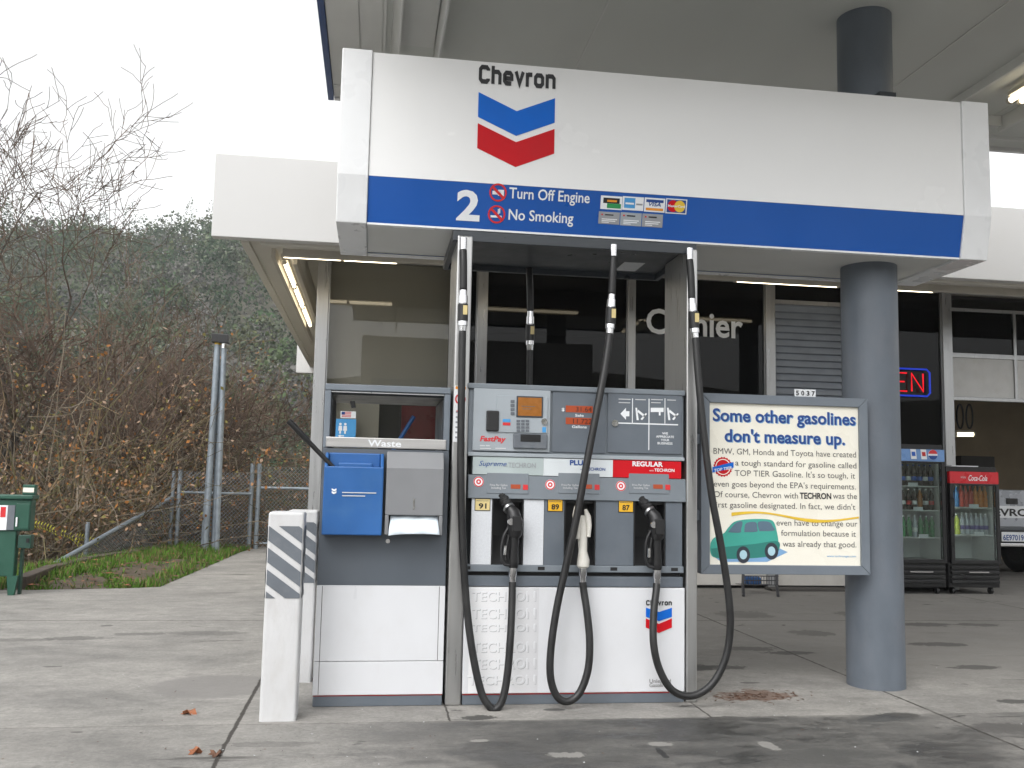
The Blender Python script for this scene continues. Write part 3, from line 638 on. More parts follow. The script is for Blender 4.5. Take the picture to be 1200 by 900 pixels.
# ------------------------------------------------------------------ station building
YW = 10.9; YF = 9.25; ZS = 3.53; ZR = P(320, 184, YF).z
def wx(px, py=480): return P(px, py, YW).x
bd = thing('station_building', 'white roofed station shop with dark windows and open garage bay', 'building', (2, YW, 0))
XL = wx(373, 450)-.02; XR = 13.0
# roof: wide front sign board, slab with soffit
BX('fascia', 'fascia', bd, P(250, 230, YF).x, XR, YF, YF+.12, ZS-.02, ZR, bevel=.006)
xlt = P(330, 297, 9.7).x; ZW = 3.765
BX('roof_slab', 'bsoffit', bd, P(278, 285, YF).x, xlt+.139, YF+.121, 20, ZS, ZR-.25)
BX('roof_slab', 'bsoffit', bd, xlt+.14, XR, 9.6, 20, ZW, ZR-.25)
BX('soffit', 'bsoffit', bd, xlt+.14, XR, YF+.121, 9.598, ZS, ZR-.25)
BX('fascia', 'fascia', bd, P(278, 285, YF).x-.28, XR, 20, 20.12, ZS-.14, ZR)
BX('soffit_rim', 'bsoffit', bd, P(278, 285, YF).x+.01, P(278, 285, YF).x+.09, YF+.13, 19.9, ZS-.035, ZS-.001)
BX('soffit_rim', 'bsoffit', bd, P(278, 285, YF).x+.2, XR, YF+.122, YF+.22, ZS-.05, ZS-.001)
# light coves under the soffit, running along the front and back along the left side
BX('light_cove', 'tubehold', bd, xlt+.02, XR, 9.60, 9.64, ZS-.10, ZS-.001); BX('light_cove', 'bsoffit', bd, xlt+.16, XR, 9.60, 9.62, ZS, ZW-.001); BX('light_cove', 'tubehold', bd, xlt-.1, xlt-.06, 9.7, 16, ZS-.10, ZS-.001)
BX('light_cove', 'tubehold', bd, xlt+.1, xlt+.14, 9.9, 16, ZS-.11, ZS-.001)
def tube_light(name, a, b, label, r=.019, m='tube', grp='fluorescent tubes under the building eaves', base=True):
    a, b = Vector(a), Vector(b); t = thing('fluorescent_light', label, 'light', (a+b)/2, grp); d = (b-a).normalized()
    MB().cyl(a, b, r, 10).build('tube', m, t, smooth=True)
    e = MB(); e.cyl(a-d*.03, a, r*1.25, 10); e.build('end_cap', 'tubehold', t); e = MB(); e.cyl(b, b+d*.03, r*1.25, 10); e.build('end_cap', 'tubehold', t)
    if base:
        n = d.cross(Vector((0, 0, 1))).normalized()*.03
        h = MB(); vs = [a-n, a+n, b+n, b-n]; h.add([(v.x, v.y, v.z+.028) for v in vs]+[(v.x, v.y, v.z+.06) for v in vs], [(0, 1, 2, 3), (7, 6, 5, 4), (0, 4, 5, 1), (1, 5, 6, 2), (2, 6, 7, 3), (3, 7, 4, 0)])
        h.build('holder', 'tubehold', t)
    return t
zt_ = ZS-.075
def fx(px, py): return P(px, py, 9.7).x
for x0, x1, lb_ in ((fx(333, 295), fx(400, 298), 'fluorescent tube at the left front corner of the building eaves'), (fx(403, 298), fx(465, 303), 'front eaves fluorescent tube above the waste cabinet'),
                    (fx(598, 311), fx(664, 315), 'front eaves fluorescent tube seen between the pump hoses'), (fx(668, 315), fx(733, 319), 'front eaves fluorescent tube left of the middle hose coupling'),
                    (fx(863, 328), fx(980, 335), 'front eaves fluorescent tube left of the round column'), (fx(1035, 338), fx(1092, 342), 'front eaves fluorescent tube right of the round column')):
    tube_light('t', (x0, 9.7, zt_), (x1, 9.7, zt_), lb_)
for y0, y1, lb_ in ((10.05, 11.3, 'nearest fluorescent tube along the left eaves of the building'), (11.4, 12.65, 'middle fluorescent tube along the left eaves of the building'), (12.75, 14.2, 'farthest fluorescent tube along the left eaves of the building')):
    tube_light('t', (xlt, y0, zt_+.01), (xlt, y1, zt_+.01), lb_)
# front wall: mullions, glazing, bulkhead
mull = [(366, 380), (528, 540), (556, 567), (734, 742), (896, 907), (988, 998), (1104, 1115)]
mx = [(wx(a), wx(b)) for a, b in mull]
for a, b in mx: BX('mullion', 'alu', bd, a, b, YW-.06, YW+.04, 0, ZW-.002, bevel=.004)
ZB = .62
def rim(x0, x1, z0, z1, t, y0, y1, ts=None):
    ts = ts or t; o_ = [(x0, z0), (x1, z0), (x1, z1), (x0, z1)]; i_ = [(x0+ts, z0+t), (x1-ts, z0+t), (x1-ts, z1-t), (x0+ts, z1-t)]
    vs = [(x, y, z) for y in (y0, y1) for x, z in o_+i_]; m = MB(); fs = []
    for k in range(4):
        n = (k+1) % 4; fs += [(k, n, 4+n, 4+k), (8+k, 12+k, 12+n, 8+n), (k, 8+k, 8+n, n), (4+k, 4+n, 12+n, 12+k)]
    return m.add(vs, fs)
def pane(i0, i1, z0, z1, m='dark_pane'):
    a, b = mx[i0][1], mx[i1][0]
    w_ = rim(a+.002, b-.002, z0, z1, .05, YW-.03, YW+.03, .012).build('window', 'alu', bd)
    MB().box(a+.0145, b-.0145, YW-.005, YW+.005, z0+.0505, z1-.0505).build('pane', m, w_)
pane(0, 1, ZB, ZW-.003, 'pane'); pane(1, 2, ZB, ZW-.003); pane(2, 3, ZB, ZW-.003); pane(3, 4, ZB, ZW-.003)
ztl = P(948, 360, YW).z; pane(4, 5, ztl+.02, ZW-.003); pane(5, 6, .3, ZW-.003)
a, b = mx[4][1]+.002, mx[5][0]-.002
lv = MB(); z = ztl; lv.box(a, b, YW+.02, YW+.05, ZB, ztl+.018)
while z > ZB+.05:
    lv.prism([(YW-.03, z-.075), (YW-.022, z-.075), (YW+.015, z), (YW+.007, z)], a, b, 'x'); z -= .085
lv.build('louver_panel', 'louver', bd)
for i in range(5):
    BX('bulkhead_panel', 'bulkhead', bd, mx[i][1]+.002, mx[i+1][0]-.002, YW-.02, YW+.03, .04, ZB-.002)
BX('bulkhead_panel', 'dark_base', bd, mx[5][1]+.002, mx[6][0]-.002, YW-.02, YW+.03, .02, .298)
BX('plinth', 'dark_base', bd, P(905, 688, 10.6).x, mx[5][1], YW-.3, YW-.07, .002, .03)
# inside of the shop
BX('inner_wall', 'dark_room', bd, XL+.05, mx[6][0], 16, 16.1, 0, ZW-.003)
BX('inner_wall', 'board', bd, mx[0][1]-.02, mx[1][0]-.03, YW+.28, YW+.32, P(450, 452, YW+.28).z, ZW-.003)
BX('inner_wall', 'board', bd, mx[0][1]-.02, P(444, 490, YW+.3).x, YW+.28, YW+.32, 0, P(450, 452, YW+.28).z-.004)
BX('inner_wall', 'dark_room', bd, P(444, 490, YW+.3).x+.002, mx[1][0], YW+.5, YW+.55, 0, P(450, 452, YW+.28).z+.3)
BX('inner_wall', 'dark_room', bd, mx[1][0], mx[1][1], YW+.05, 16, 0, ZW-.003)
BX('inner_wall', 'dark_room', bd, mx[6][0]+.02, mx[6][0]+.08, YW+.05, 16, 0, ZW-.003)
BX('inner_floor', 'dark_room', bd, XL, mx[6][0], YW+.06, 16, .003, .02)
BX('side_wall', 'board', bd, XL-.02, XL+.04, YW+.05, 19.9, 0, ZW-.003)
# garage bay: header, raised sectional door, tan inside walls
gx_ = mx[6][1]
BX('header', 'alu', bd, gx_+.002, XR, YW-.05, YW+.05, P(1150, 347, YW).z, ZW-.004, bevel=.004)
gd = MB(); zA, zB2, zC = P(1155, 364, YW).z, P(1155, 416, YW).z, P(1155, 469, YW).z
zcols = [wx(1119, 440), wx(1197, 440), wx(1275, 440), wx(1353, 440)]
fr = MB(); fr.box(zcols[0], zcols[-1], YW+.1, YW+.15, zC, zC+.045); fr.box(zcols[0], zcols[-1], YW+.1, YW+.15, zB2-.03, zB2+.03); fr.box(zcols[0], zcols[-1], YW+.1, YW+.15, zA, zA+.04)
for x_ in zcols: fr.box(x_-.02, x_+.02, YW+.098, YW+.152, zC+.002, zA+.038)
dr = fr.build('garage_door', 'alu', bd, bevel=.003)
for i in range(3):
    MB().box(zcols[i]+.022, zcols[i+1]-.022, YW+.12, YW+.13, zC+.047, zB2-.032).build('door_panel', 'door_panel', dr)
    MB().box(zcols[i]+.022, zcols[i+1]-.022, YW+.12, YW+.13, zB2+.032, zA-.002).build('pane', 'dark_pane', dr)
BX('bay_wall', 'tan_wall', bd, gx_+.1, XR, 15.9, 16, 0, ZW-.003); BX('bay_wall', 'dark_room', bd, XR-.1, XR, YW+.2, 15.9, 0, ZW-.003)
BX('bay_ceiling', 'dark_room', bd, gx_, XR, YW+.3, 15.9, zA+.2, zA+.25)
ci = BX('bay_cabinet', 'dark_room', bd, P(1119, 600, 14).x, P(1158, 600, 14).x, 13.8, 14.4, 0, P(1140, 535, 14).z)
# window lettering
MB().text('Cashier', P(757, 380, YW).x, P(870, 380, YW).x, P(815, 392.5, YW).z, P(815, 362, YW).z-P(815, 392.5, YW).z, YW-.012, bold=.02, slant=-.012).build('lettering', 'white_ink', bd)

# restroom sticker, flag sticker and red board on the shop window
zq = YW-.013; x0, x1, z0, z1 = R(393, 491, 417, 513, zq)
rs = thing('restroom_sign', 'blue restroom sign sticker seen through the waste cabinet opening', 'sign', ((x0+x1)/2, zq, z0))
MB().box(x0, x1, zq-.003, zq, z0, z1).build('sticker', 'sky_ink', rs)
pg = MB()
for cx in (x0+.055, x0+.11):
    pg.disc(cx, z0+.155, .014, zq-.004); pg.prism([(cx-.018, z0+.135), (cx+.018, z0+.135), (cx+.022, z0+.08), (cx-.022, z0+.08)], zq-.0055, zq-.0035); pg.box(cx-.01, cx+.01, zq-.0055, zq-.0035, z0+.045, z0+.079)
pg.prism([(x0+.03, z0+.02), (x0+.06, z0+.036), (x0+.06, z0+.026), (x0+.1, z0+.026), (x0+.1, z0+.014), (x0+.06, z0+.014), (x0+.06, z0+.004)], zq-.0055, zq-.0035)
pg.build('pictogram', 'white_ink', rs)
x0, x1, z0, z1 = R(399, 482, 417, 490, zq)
fs_ = thing('flag_sticker', 'small white sticker with a flag above the restroom sign', 'sticker', ((x0+x1)/2, zq, z0))
MB().box(x0, x1, zq-.003, zq, z0, z1).build('paper', 'white_ink', fs_)
fm = MB()
for k_ in range(4): fm.box(x0+.015, x0+.12, zq-.0045, zq-.0032, z0+.012+.017*k_, z0+.02+.017*k_)
fm.build('stripes', 'red_ink', fs_); MB().box(x0+.012, x0+.05, zq-.006, zq-.0047, z0+.04, z1-.008).build('canton', 'navy_ink', fs_)
x0, x1, z0, z1 = R(470, 476, 516, 522, YW+.4)
tag(MB().box(x0, x1, YW+.38, YW+.42, z0, z1).build('red_board', 'red_board'), 'dark red board standing inside the window behind the waste cabinet', 'board')

# neon sign in the window
nx0, nx1, nz0, nz1 = R(1003, 431.5, 1089, 463, YW-.05)
ns = thing('neon_sign', 'red OPEN neon sign with blue border beside the round column', 'neon sign', ((nx0+nx1)/2, YW-.05, nz0))
c_ = .04; yb = YW-.06
rr_ = [(nx0+c_, nz0), (nx1-c_, nz0), (nx1, nz0+c_), (nx1, nz1-c_), (nx1-c_, nz1), (nx0+c_, nz1), (nx0, nz1-c_), (nx0, nz0+c_), (nx0+c_, nz0)]
MB().tube([(x, yb, z) for x, z in rr_], .012, 6).build('border_tube', 'neon_blue', ns)
hz0, hz1 = nz0+.055, nz1-.055; cw = (nx1-nx0-.1)/4
def stroke(pts, i, r_=.0105): return [(nx0+.05+cw*i+cw*(.12+.7*u), yb, hz0+(hz1-hz0)*v) for u, v in pts]
for i, st_ in enumerate(([[(.5, 0), (.1, .15), (0, .5), (.1, .85), (.5, 1), (.9, .85), (1, .5), (.9, .15), (.5, 0)]], [[(0, 0), (0, 1), (.8, .98), (1, .75), (.8, .5), (0, .48)]],
                         [[(1, 0), (0, 0), (0, 1), (1, 1)], [(0, .52), (.8, .52)]], [[(0, 0), (0, 1), (1, 0), (1, 1)]])):
    m_ = MB()
    for s_ in st_: m_.tube(stroke(s_, i), .0105, 6)
    m_.build('letter_tube', 'neon_red', ns)
tube_light('t', (*P(1079, 508, 13.5)[:2], P(1079, 508, 13.5).z), (P(1104, 508, 13.5).x, 13.5, P(1104, 508, 13.5).z), 'short ceiling tube glowing inside the shop beneath the neon sign', .03, 'tube2', 'lit tubes inside the building')
tube_light('t', (P(1120, 509, 13.2).x, 13.2, P(1120, 509, 13.2).z), (P(1140, 509, 13.2).x, 13.2, P(1140, 509, 13.2).z), 'short lit tube inside the garage bay left of the pickup', .035, 'tube2', 'lit tubes inside the building')
for k_, (px, lb_) in enumerate(((1125, 'left of two dark drive belts hanging in the garage bay'), (1136, 'right of two dark drive belts hanging in the garage bay'))):
    c = P(px, 488, 12.2); pts = [(c.x+.05*math.cos(2*math.pi*i/24), 12.2, c.z+.17*math.sin(2*math.pi*i/24)) for i in range(25)]
    tag(MB().tube(pts, .012, 6, False).build('drive_belt', 'rubber'), lb_, 'belt', 'drive belts hanging in the garage bay')

# ------------------------------------------------------------------ pickup in the bay
YT = 12.4; tcx = P(1186, 600, YT).x; Z_ = lambda py: P(1186, py, YT).z
tk = thing('pickup_truck', 'silver pickup truck parked nose in inside the garage bay', 'pickup', (tcx, YT+2, 0))
tx0, tx1 = tcx-.95, tcx+.95
BX('tailgate', 'truck_silver', tk, tcx-.78, tcx+.78, YT, YT+.06, Z_(618), Z_(574), bevel=.015)
bdm = MB(); bdm.box(tx0, tcx-.785, YT, YT+2.2, Z_(622), Z_(574)); bdm.box(tcx+.785, tx1, YT, YT+2.2, Z_(622), Z_(574)); bdm.box(tcx-.78, tcx+.78, YT+.065, YT+2.2, Z_(622), Z_(615)); bdm.build('bed', 'truck_silver', tk, bevel=.03)
MB().prism([(YT+2.21, .5), (YT+5.2, .5), (YT+5.2, 1.05), (YT+3.9, 1.12), (YT+3.5, 1.6), (YT+2.35, 1.62), (YT+2.21, 1.1)], tx0+.02, tx1-.02, 'x').build('cab', 'truck_silver', tk, bevel=.05)
BX('rear_window', 'dark_pane', tk, tcx-.62, tcx+.62, YT+2.19, YT+2.205, 1.18, 1.5)
BX('letter_band', 'white_ink', tk, tcx-.7, tcx+.7, YT-.004, YT-.0005, Z_(607), Z_(593))
MB().text('CHEVROLET', tcx-.6, tcx+.6, Z_(604.5), Z_(595.5)-Z_(604.5), YT-.006, bold=.03).build('lettering', 'ink', tk)
hp = P(1183, 588, YT); BX('handle', 'black_plastic', tk, tcx-.09, tcx+.09, YT-.012, YT-.001, Z_(591), Z_(584), bevel=.004)
BX('bumper', 'chrome', tk, tx0, tx1, YT-.14, YT-.02, Z_(640), Z_(636), bevel=.01)
BX('bumper', 'black_plastic', tk, tx0+.02, tx1-.02, YT-.12, YT-.02, Z_(635.5), Z_(621), bevel=.02)
pl = MB().box(P(1174, 630, YT-.13).x, P(1201, 630, YT-.13).x, YT-.13, YT-.122, Z_(634), Z_(623)).build('licence_plate', 'white_ink', tk)
MB().text('6E97019', P(1175.5, 630, YT-.13).x, P(1199.5, 630, YT-.13).x, Z_(632.5), Z_(625.8)-Z_(632.5), YT-.133, bold=.02).build('lettering', 'navy_ink', pl)
for sx in (tx0+.005, tx1-.165): BX('tail_light', 'tail_red', tk, sx, sx+.16, YT-.012, YT-.001, Z_(617), Z_(580), bevel=.01)
for sx in (tx0, tx1-.24):
    for yy in (YT+.95, YT+4.2):
        w_ = MB().prism([(yy+.36*math.cos(2*math.pi*k_/24), .36+.36*math.sin(2*math.pi*k_/24)) for k_ in range(24)], sx, sx+.24, 'x').build('tyre', 'tyre', tk, bevel=.03)
        MB().prism([(yy+.2*math.cos(2*math.pi*k_/20), .36+.2*math.sin(2*math.pi*k_/20)) for k_ in range(20)], sx-.006, sx+.246, 'x').build('rim', 'chrome', w_)

# ------------------------------------------------------------------ drink coolers
def bottle_mesh(): return [(.0, 0), (.03, 0), (.033, .02), (.033, .1), (.028, .125), (.033, .15), (.03, .175), (.012, .215), (.012, .235)]
def bmat(n, c): M[n] = mat(n, c, .15, var=.15, vscale=40, coat=.3)
for n, c in (('cola', (.03, .012, .008)), ('amber', (.32, .12, .02)), ('green_soda', (.02, .2, .05)), ('clear', (.4, .43, .46)), ('blue_sport', (.03, .2, .5)), ('red_sport', (.5, .05, .03)), ('orange_sport', (.6, .2, .02)), ('lime_sport', (.5, .55, .06)), ('purple', (.08, .06, .25)), ('label_blue', (.04, .12, .5)), ('label_red', (.5, .04, .04)), ('label_white', (.7, .72, .72))): bmat(n, c)
proto = {}
def bottle(x, y, z, body, lab, capm, label, group, s=1):
    k = (body, lab, capm)
    if k not in proto:
        m_ = MB(); m_.lathe(bottle_mesh(), sides=10); m_.lathe([(.0335, .06), (.0345, .062), (.0345, .105), (.0335, .107)], sides=10, mi=1); m_.lathe([(.0135, .232), (.0135, .25)], sides=10, mi=2)
        o = m_.build('drink_bottle', [body, lab, capm], smooth=True); proto[k] = o
    else:
        o = proto[k].copy(); COL.objects.link(o)
    o.location = (x, y, z); o.scale = (s, s, s); tag(o, label, 'bottle', group); return o
def cooler(x0, x1, YC, H, label, header, ztop, zh, zgl, shelves):
    D = .52; t = thing('drink_cooler', label, 'fridge', ((x0+x1)/2, YC+D/2, 0), 'drink coolers outside the shop')
    c = MB(); th = .045; zb_ = zgl
    c.box(x0, x0+th, YC+.06, YC+D, .08, H); c.box(x1-th, x1, YC+.06, YC+D, .08, H); c.box(x0+th, x1-th, YC+.06, YC+D, H-.06, H-.001); c.box(x0+th, x1-th, YC+.06, YC+D, .08, zb_-.002); c.build('body', 'cooler_black', t, bevel=.004)
    n_ = MB(); n_.box(x0+th+.001, x1-th-.001, YC+D-.03, YC+D-.002, zb_, H-.062); n_.box(x0+th+.001, x0+th+.012, YC+.07, YC+D-.031, zb_, H-.062); n_.box(x1-th-.012, x1-th-.001, YC+.07, YC+D-.031, zb_, H-.062); n_.build('lining', 'cooler_in', t)
    d = MB(); d.box(x0+.01, x0+.055, YC, YC+.055, zb_-.03, zh); d.box(x1-.055, x1-.01, YC, YC+.055, zb_-.03, zh); d.box(x0+.056, x1-.056, YC, YC+.055, zb_-.03, zb_+.015); d.box(x0+.056, x1-.056, YC, YC+.055, zh-.02, zh)
    dd = d.build('door', 'cooler_black', t, bevel=.004)
    MB().box(x0+.056, x1-.056, YC+.02, YC+.028, zb_+.016, zh-.021).build('glass', 'cglass', dd)
    MB().tube([(x0+.03, YC-.001, zb_+.52), (x0+.03, YC-.035, zb_+.54), (x0+.03, YC-.035, zb_+.72), (x0+.03, YC-.001, zb_+.74)], .009, 6).build('handle', 'black_plastic', dd)
    hd = MB().box(x0+.012, x1-.012, YC+.004, YC+.055, zh+.002, ztop-.02).build('header', header, t)
    g = MB()
    for k_ in range(4): g.box(x0+.02, x1-.02, YC+.02, YC+.059, .13+.055*k_, .165+.055*k_)
    g.build('grille', 'cooler_black', t, bevel=.006)
    BX('badge', 'chrome', t, x0+.36*(x1-x0), x0+.75*(x1-x0), YC+.012, YC+.019, .255, .268)
    for zz in shelves:
        s = MB(); s.box(x0+th+.014, x1-th-.014, YC+.075, YC+.085, zz-.016, zz); s.box(x0+th+.014, x1-th-.014, YC+.086, YC+D-.035, zz-.006, zz-.001); s.build('shelf', 'white_wire', t)
    for cx in (x0+.08, x1-.08): MB().prism([(YC+.12+.04*math.cos(k_*math.pi/6), .04+.04*math.sin(k_*math.pi/6)) for k_ in range(12)], cx-.015, cx+.015, 'x').build('caster', 'rubber', t)
    L_ = MB()
    L_.box(x0+.0465, x0+.0535, YC+.062, YC+.074, zb_+.02, zh-.03); L_.build('inner_light', 'cooler_lamp', t)
    return t, hd
YC = 10.33
def cz(py): return P(1095, py, YC).z
pxr, pxl = P(1110, 610, YC).x, P(1110, 610, YC).x-.74
sh1 = [cz(569.5), cz(598), cz(630)]
t1, h1 = cooler(pxl, pxr, YC, cz(521), 'taller black drink cooler with blue header, right behind the round column', 'cola_blue', cz(525), cz(541), cz(657), sh1)
hx = P(1093, 533, YC); hm = MB(); r_ = .06
def half(sg, m):
    return [(hx.x+r_*math.cos(a), hx.z+r_*math.sin(a)+0) for a in [sg*math.pi*k_/10 for k_ in range(11)]]
MB().disc(hx.x, hx.z, r_, YC-.001, .003).build('emblem', 'white_ink', h1)
MB().prism([(hx.x+r_*.98*math.cos(a), hx.z+.012+(r_*.98*math.sin(a)-.012)*1) for a in [math.pi*.06+math.pi*.88*k_/10 for k_ in range(11)]], YC-.006, YC-.0045).build('emblem', 'red_ink', h1)
MB().prism([(hx.x+r_*.98*math.cos(a), hx.z-.012+(r_*.98*math.sin(a)+.012)) for a in [-math.pi*.06-math.pi*.88*k_/10 for k_ in range(11)]][::-1], YC-.006, YC-.0045).build('emblem', 'navy_ink', h1)
for k_ in range(2):
    cx = pxl+.3+.13*k_
    MB().prism([(cx, hx.z-.055), (cx+.07, hx.z-.055), (cx+.06, hx.z+.06), (cx-.01, hx.z+.06)], YC-.003, YC-.001).build('can_picture', 'white_ink', h1)
    MB().prism([(cx+.01, hx.z-.02), (cx+.055, hx.z-.02), (cx+.05, hx.z+.03), (cx+.005, hx.z+.03)], YC-.005, YC-.0035).build('can_picture', 'label_red' if k_ else 'label_blue', h1)
bw = (pxr-pxl-.16)/8
for k_ in range(8):
    x_ = pxl+.085+bw*(k_+.5)
    bottle(x_, YC+.14, sh1[0]+.001, 'cola', 'label_blue' if k_ % 3 else 'label_white', 'label_blue', 'dark cola bottle on the top shelf of the taller cooler', 'bottles on the top shelf of the taller cooler')
    b_ = 'amber' if k_ == 5 else 'cola'
    bottle(x_, YC+.14, sh1[1]+.001, b_, 'amber' if k_ == 5 else ('label_red' if k_ % 2 else 'label_white'), 'label_white', 'orange bottle on the middle shelf of the taller cooler' if k_ == 5 else 'dark bottle on the middle shelf of the taller cooler', 'bottles on the middle shelf of the taller cooler')
    bottle(x_, YC+.14, sh1[2]+.001, 'clear' if k_ == 4 else 'green_soda', 'label_white' if k_ == 4 else 'green_soda', 'label_white', 'clear bottle among the green ones in the taller cooler' if k_ == 4 else 'green soda bottle on the lowest shelf of the taller cooler', 'bottles on the lowest shelf of the taller cooler')
cx0, cx1 = P(1113.5, 610, YC).x, P(1173, 610, YC).x
def cz2(py): return P(1143, py, YC).z
sh2 = [cz2(594.5), cz2(627)]
t2, h2 = cooler(cx0, cx1, YC, cz2(547), 'shorter black drink cooler with red header beside the garage bay', 'cola_red', cz2(551), cz2(567), cz2(658), sh2)
MB().text('Coca-Cola', P(1135, 561, YC).x, P(1157, 561, YC).x, cz2(563.3), cz2(556.5)-cz2(563.3), YC+.001, bold=.01, shear=.35).build('lettering', 'white_ink', h2)
MB().text('enjoy', P(1126, 559, YC).x, P(1132, 559, YC).x, cz2(560.5), .028, YC+.001).build('lettering', 'pale_ink', h2)
bw = (cx1-cx0-.16)/8
for k_ in range(8):
    x_ = cx0+.085+bw*(k_+.5); n_ = 'blue_sport' if k_ < 2 else ('red_sport' if k_ < 5 else 'orange_sport'); cn = {'blue_sport': 'bright blue', 'red_sport': 'red', 'orange_sport': 'orange'}[n_]
    bottle(x_, YC+.14, sh2[0]+.001, n_, n_, 'label_white' if k_ < 2 else n_, cn+' sports drink bottle on the upper shelf of the shorter cooler', 'bottles on the upper shelf of the shorter cooler')
    n_ = 'lime_sport' if k_ < 2 else 'clear'
    bottle(x_, YC+.14, sh2[1]+.001, n_, n_ if k_ < 2 else 'purple', 'label_white', ('lime green' if k_ < 2 else 'clear purple labelled')+' bottle on the lower shelf of the shorter cooler', 'bottles on the lower shelf of the shorter cooler')
for t_, zz, xx0, xx1, n_ in ((t1, sh1, pxl, pxr, 3), (t2, sh2, cx0, cx1, 2)):
    for i in range(n_):
        BX('price_tag', 'white_ink', t_, xx0+.3+.06*i, xx0+.42+.06*i, YC+.070, YC+.0745, zz[i]-.01, zz[i]+.035)
nb = MB().box(cx0+.1, cx0+.45, YC+.1, YC+.35, cz2(547)+.002, cz2(547)+.012).build('paper_sheet', 'white_ink'); tag(nb, 'white paper lying on top of the shorter cooler', 'paper')

# ------------------------------------------------------------------ wire rack lying by the bulkhead
rk0, rk1 = P(860, 685, 10.45).x, P(908, 685, 10.45).x; ry = 10.35
rk = thing('wire_rack', 'low dark wire rack with a blue bundle under the poster', 'rack', ((rk0+rk1)/2, ry, 0))
wr = MB(); zt2 = .2
for k_ in range(12):
    x_ = rk0+.1+(rk1-rk0-.15)*k_/11; wr.tube([(x_, ry, zt2), (x_, ry, .1), (x_, ry+.3, .08)], .004, 4)
for zz in (zt2, .15, .1): wr.tube([(rk0+.06, ry, zz), (rk1, ry, zz)], .006, 5)
wr.build('basket', 'rack_dark', rk)
for x_ in (rk0+.06, rk1-.03): MB().tube([(x_-.1, ry-.28, .01), (x_, ry-.02, .09), (x_+.02, ry+.02, .24)], .017, 6).build('leg', 'rack_dark', rk)
tag(MB().box(rk0+.12, rk0+.3, ry+.02, ry+.16, .1, .185).build('blue_bundle', 'tub_blue', bevel=.02), 'blue bundle lying in the low wire rack', 'bundle')

# ------------------------------------------------------------------ main canopy with its columns
ZC = 4.32; CB = 7.6; CF = 3.3; CX0, CX1 = -.47, 7.3
cn = thing('main_canopy', 'large grey forecourt canopy with blue edge above the pumps', 'canopy', (4.5, 2.5, 0))
BX('soffit', 'soffit', cn, CX0+.05, CX1, CF+.05, CB-.05, ZC, ZC+.12)
BX('fascia', 'blue_trim', cn, CX0, CX0+.045, CF, CB, ZC-.03, ZC+.9); BX('fascia', 'blue_trim', cn, CX0+.05, CX1, CF, CF+.045, ZC-.03, ZC+.9); BX('fascia', 'fascia', cn, CX0+.05, CX1, CB-.045, CB, ZC-.03, ZC+.9)
BX('roof_deck', 'soffit_edge', cn, CX0+.05, CX1, CF+.05, CB-.05, ZC+.75, ZC+.85)
def sx(px): return P(px, 30, 6.9).x
BX('edge_panel', 'soffit_edge', cn, CX0+.05, sx(424), CF+.06, CB-.06, ZC-.018, ZC-.001)
BX('edge_panel', 'soffit_edge', cn, sx(424)+.004, sx(449), CF+.06, CB-.06, ZC-.008, ZC-.001)
BX('edge_panel', 'soffit_edge', cn, sx(450), sx(453), CF+.06, CB-.06, ZC-.03, ZC-.001)
lt = MB(); xa, xb = sx(459), sx(509); y1_ = P(490, 56, 7).y-.35
lt.prism([(xa, ZC-.001), (xa+.055, ZC-.16), (xa+.065, ZC-.16), (xa+.012, ZC-.001)], CF+.2, y1_)
lt.prism([(xb, ZC-.001), (xb-.012, ZC-.001), (xb-.005, ZC-.30), (xb+.008, ZC-.30)], CF+.2, y1_)
lt.build('light_trough', 'soffit_edge', cn)
BX('light_trough', 'soffit_edge', cn, xa+.07, xb-.02, CF+.2, y1_-.15, ZC-.03, ZC-.002)
for x_ in (1.4, 3.9, 5.0, 6.2):
    BX('panel_seam', 'soffit_edge', cn, x_, x_+.012, CF+.06, CB-.06, ZC-.006, ZC-.001)
# recessed light bay along the right side
re_ = G(1183, 118, ZC-.10); xq = re_.x
BX('light_trough', 'soffit_edge', cn, xq-.3, xq-.27, CF+.2, re_.y+.55, ZC-.07, ZC-.001); BX('light_trough', 'soffit_edge', cn, xq+.3, xq+.33, CF+.2, re_.y+.55, ZC-.12, ZC-.001)
BX('light_trough', 'soffit_edge', cn, xq-.265, xq+.295, re_.y+.5, re_.y+.55, ZC-.09, ZC-.001)
BX('soffit_rim', 'soffit_edge', cn, CX0+.06, CX1, CB-.3, CB-.27, ZC-.03, ZC-.001)
for (x_, y_) in ((3.128, 5.59), (6.7, 5.59)):
    MB().tube([(x_, y_, -.01), (x_, y_, ZC-.001)], .173, 40, False).build('column', 'column_paint', cn, smooth=True)
cap_ = MB().box(P(1017, 105, 5.5).x, P(1036, 105, 5.5).x, 5.36, 5.42, 3.6, 3.72).build('column_bracket', 'dark_box', cn)
for dx in (0, .09):
    y1_ = re_.y-.02
    tube_light('t', (xq+dx, y1_-1.2, ZC-.10), (xq+dx, y1_, ZC-.10), ('left' if not dx else 'right')+' one of the twin canopy tubes at the right edge of the photo', .022, 'tube', 'canopy tube lights')
y1_ = re_.y-1.4
tube_light('t', (xq+.045, y1_-1.2, ZC-.10), (xq+.045, y1_, ZC-.10), 'canopy tube in the right light trough nearer than the photo shows', .026, 'tube', 'canopy tube lights')

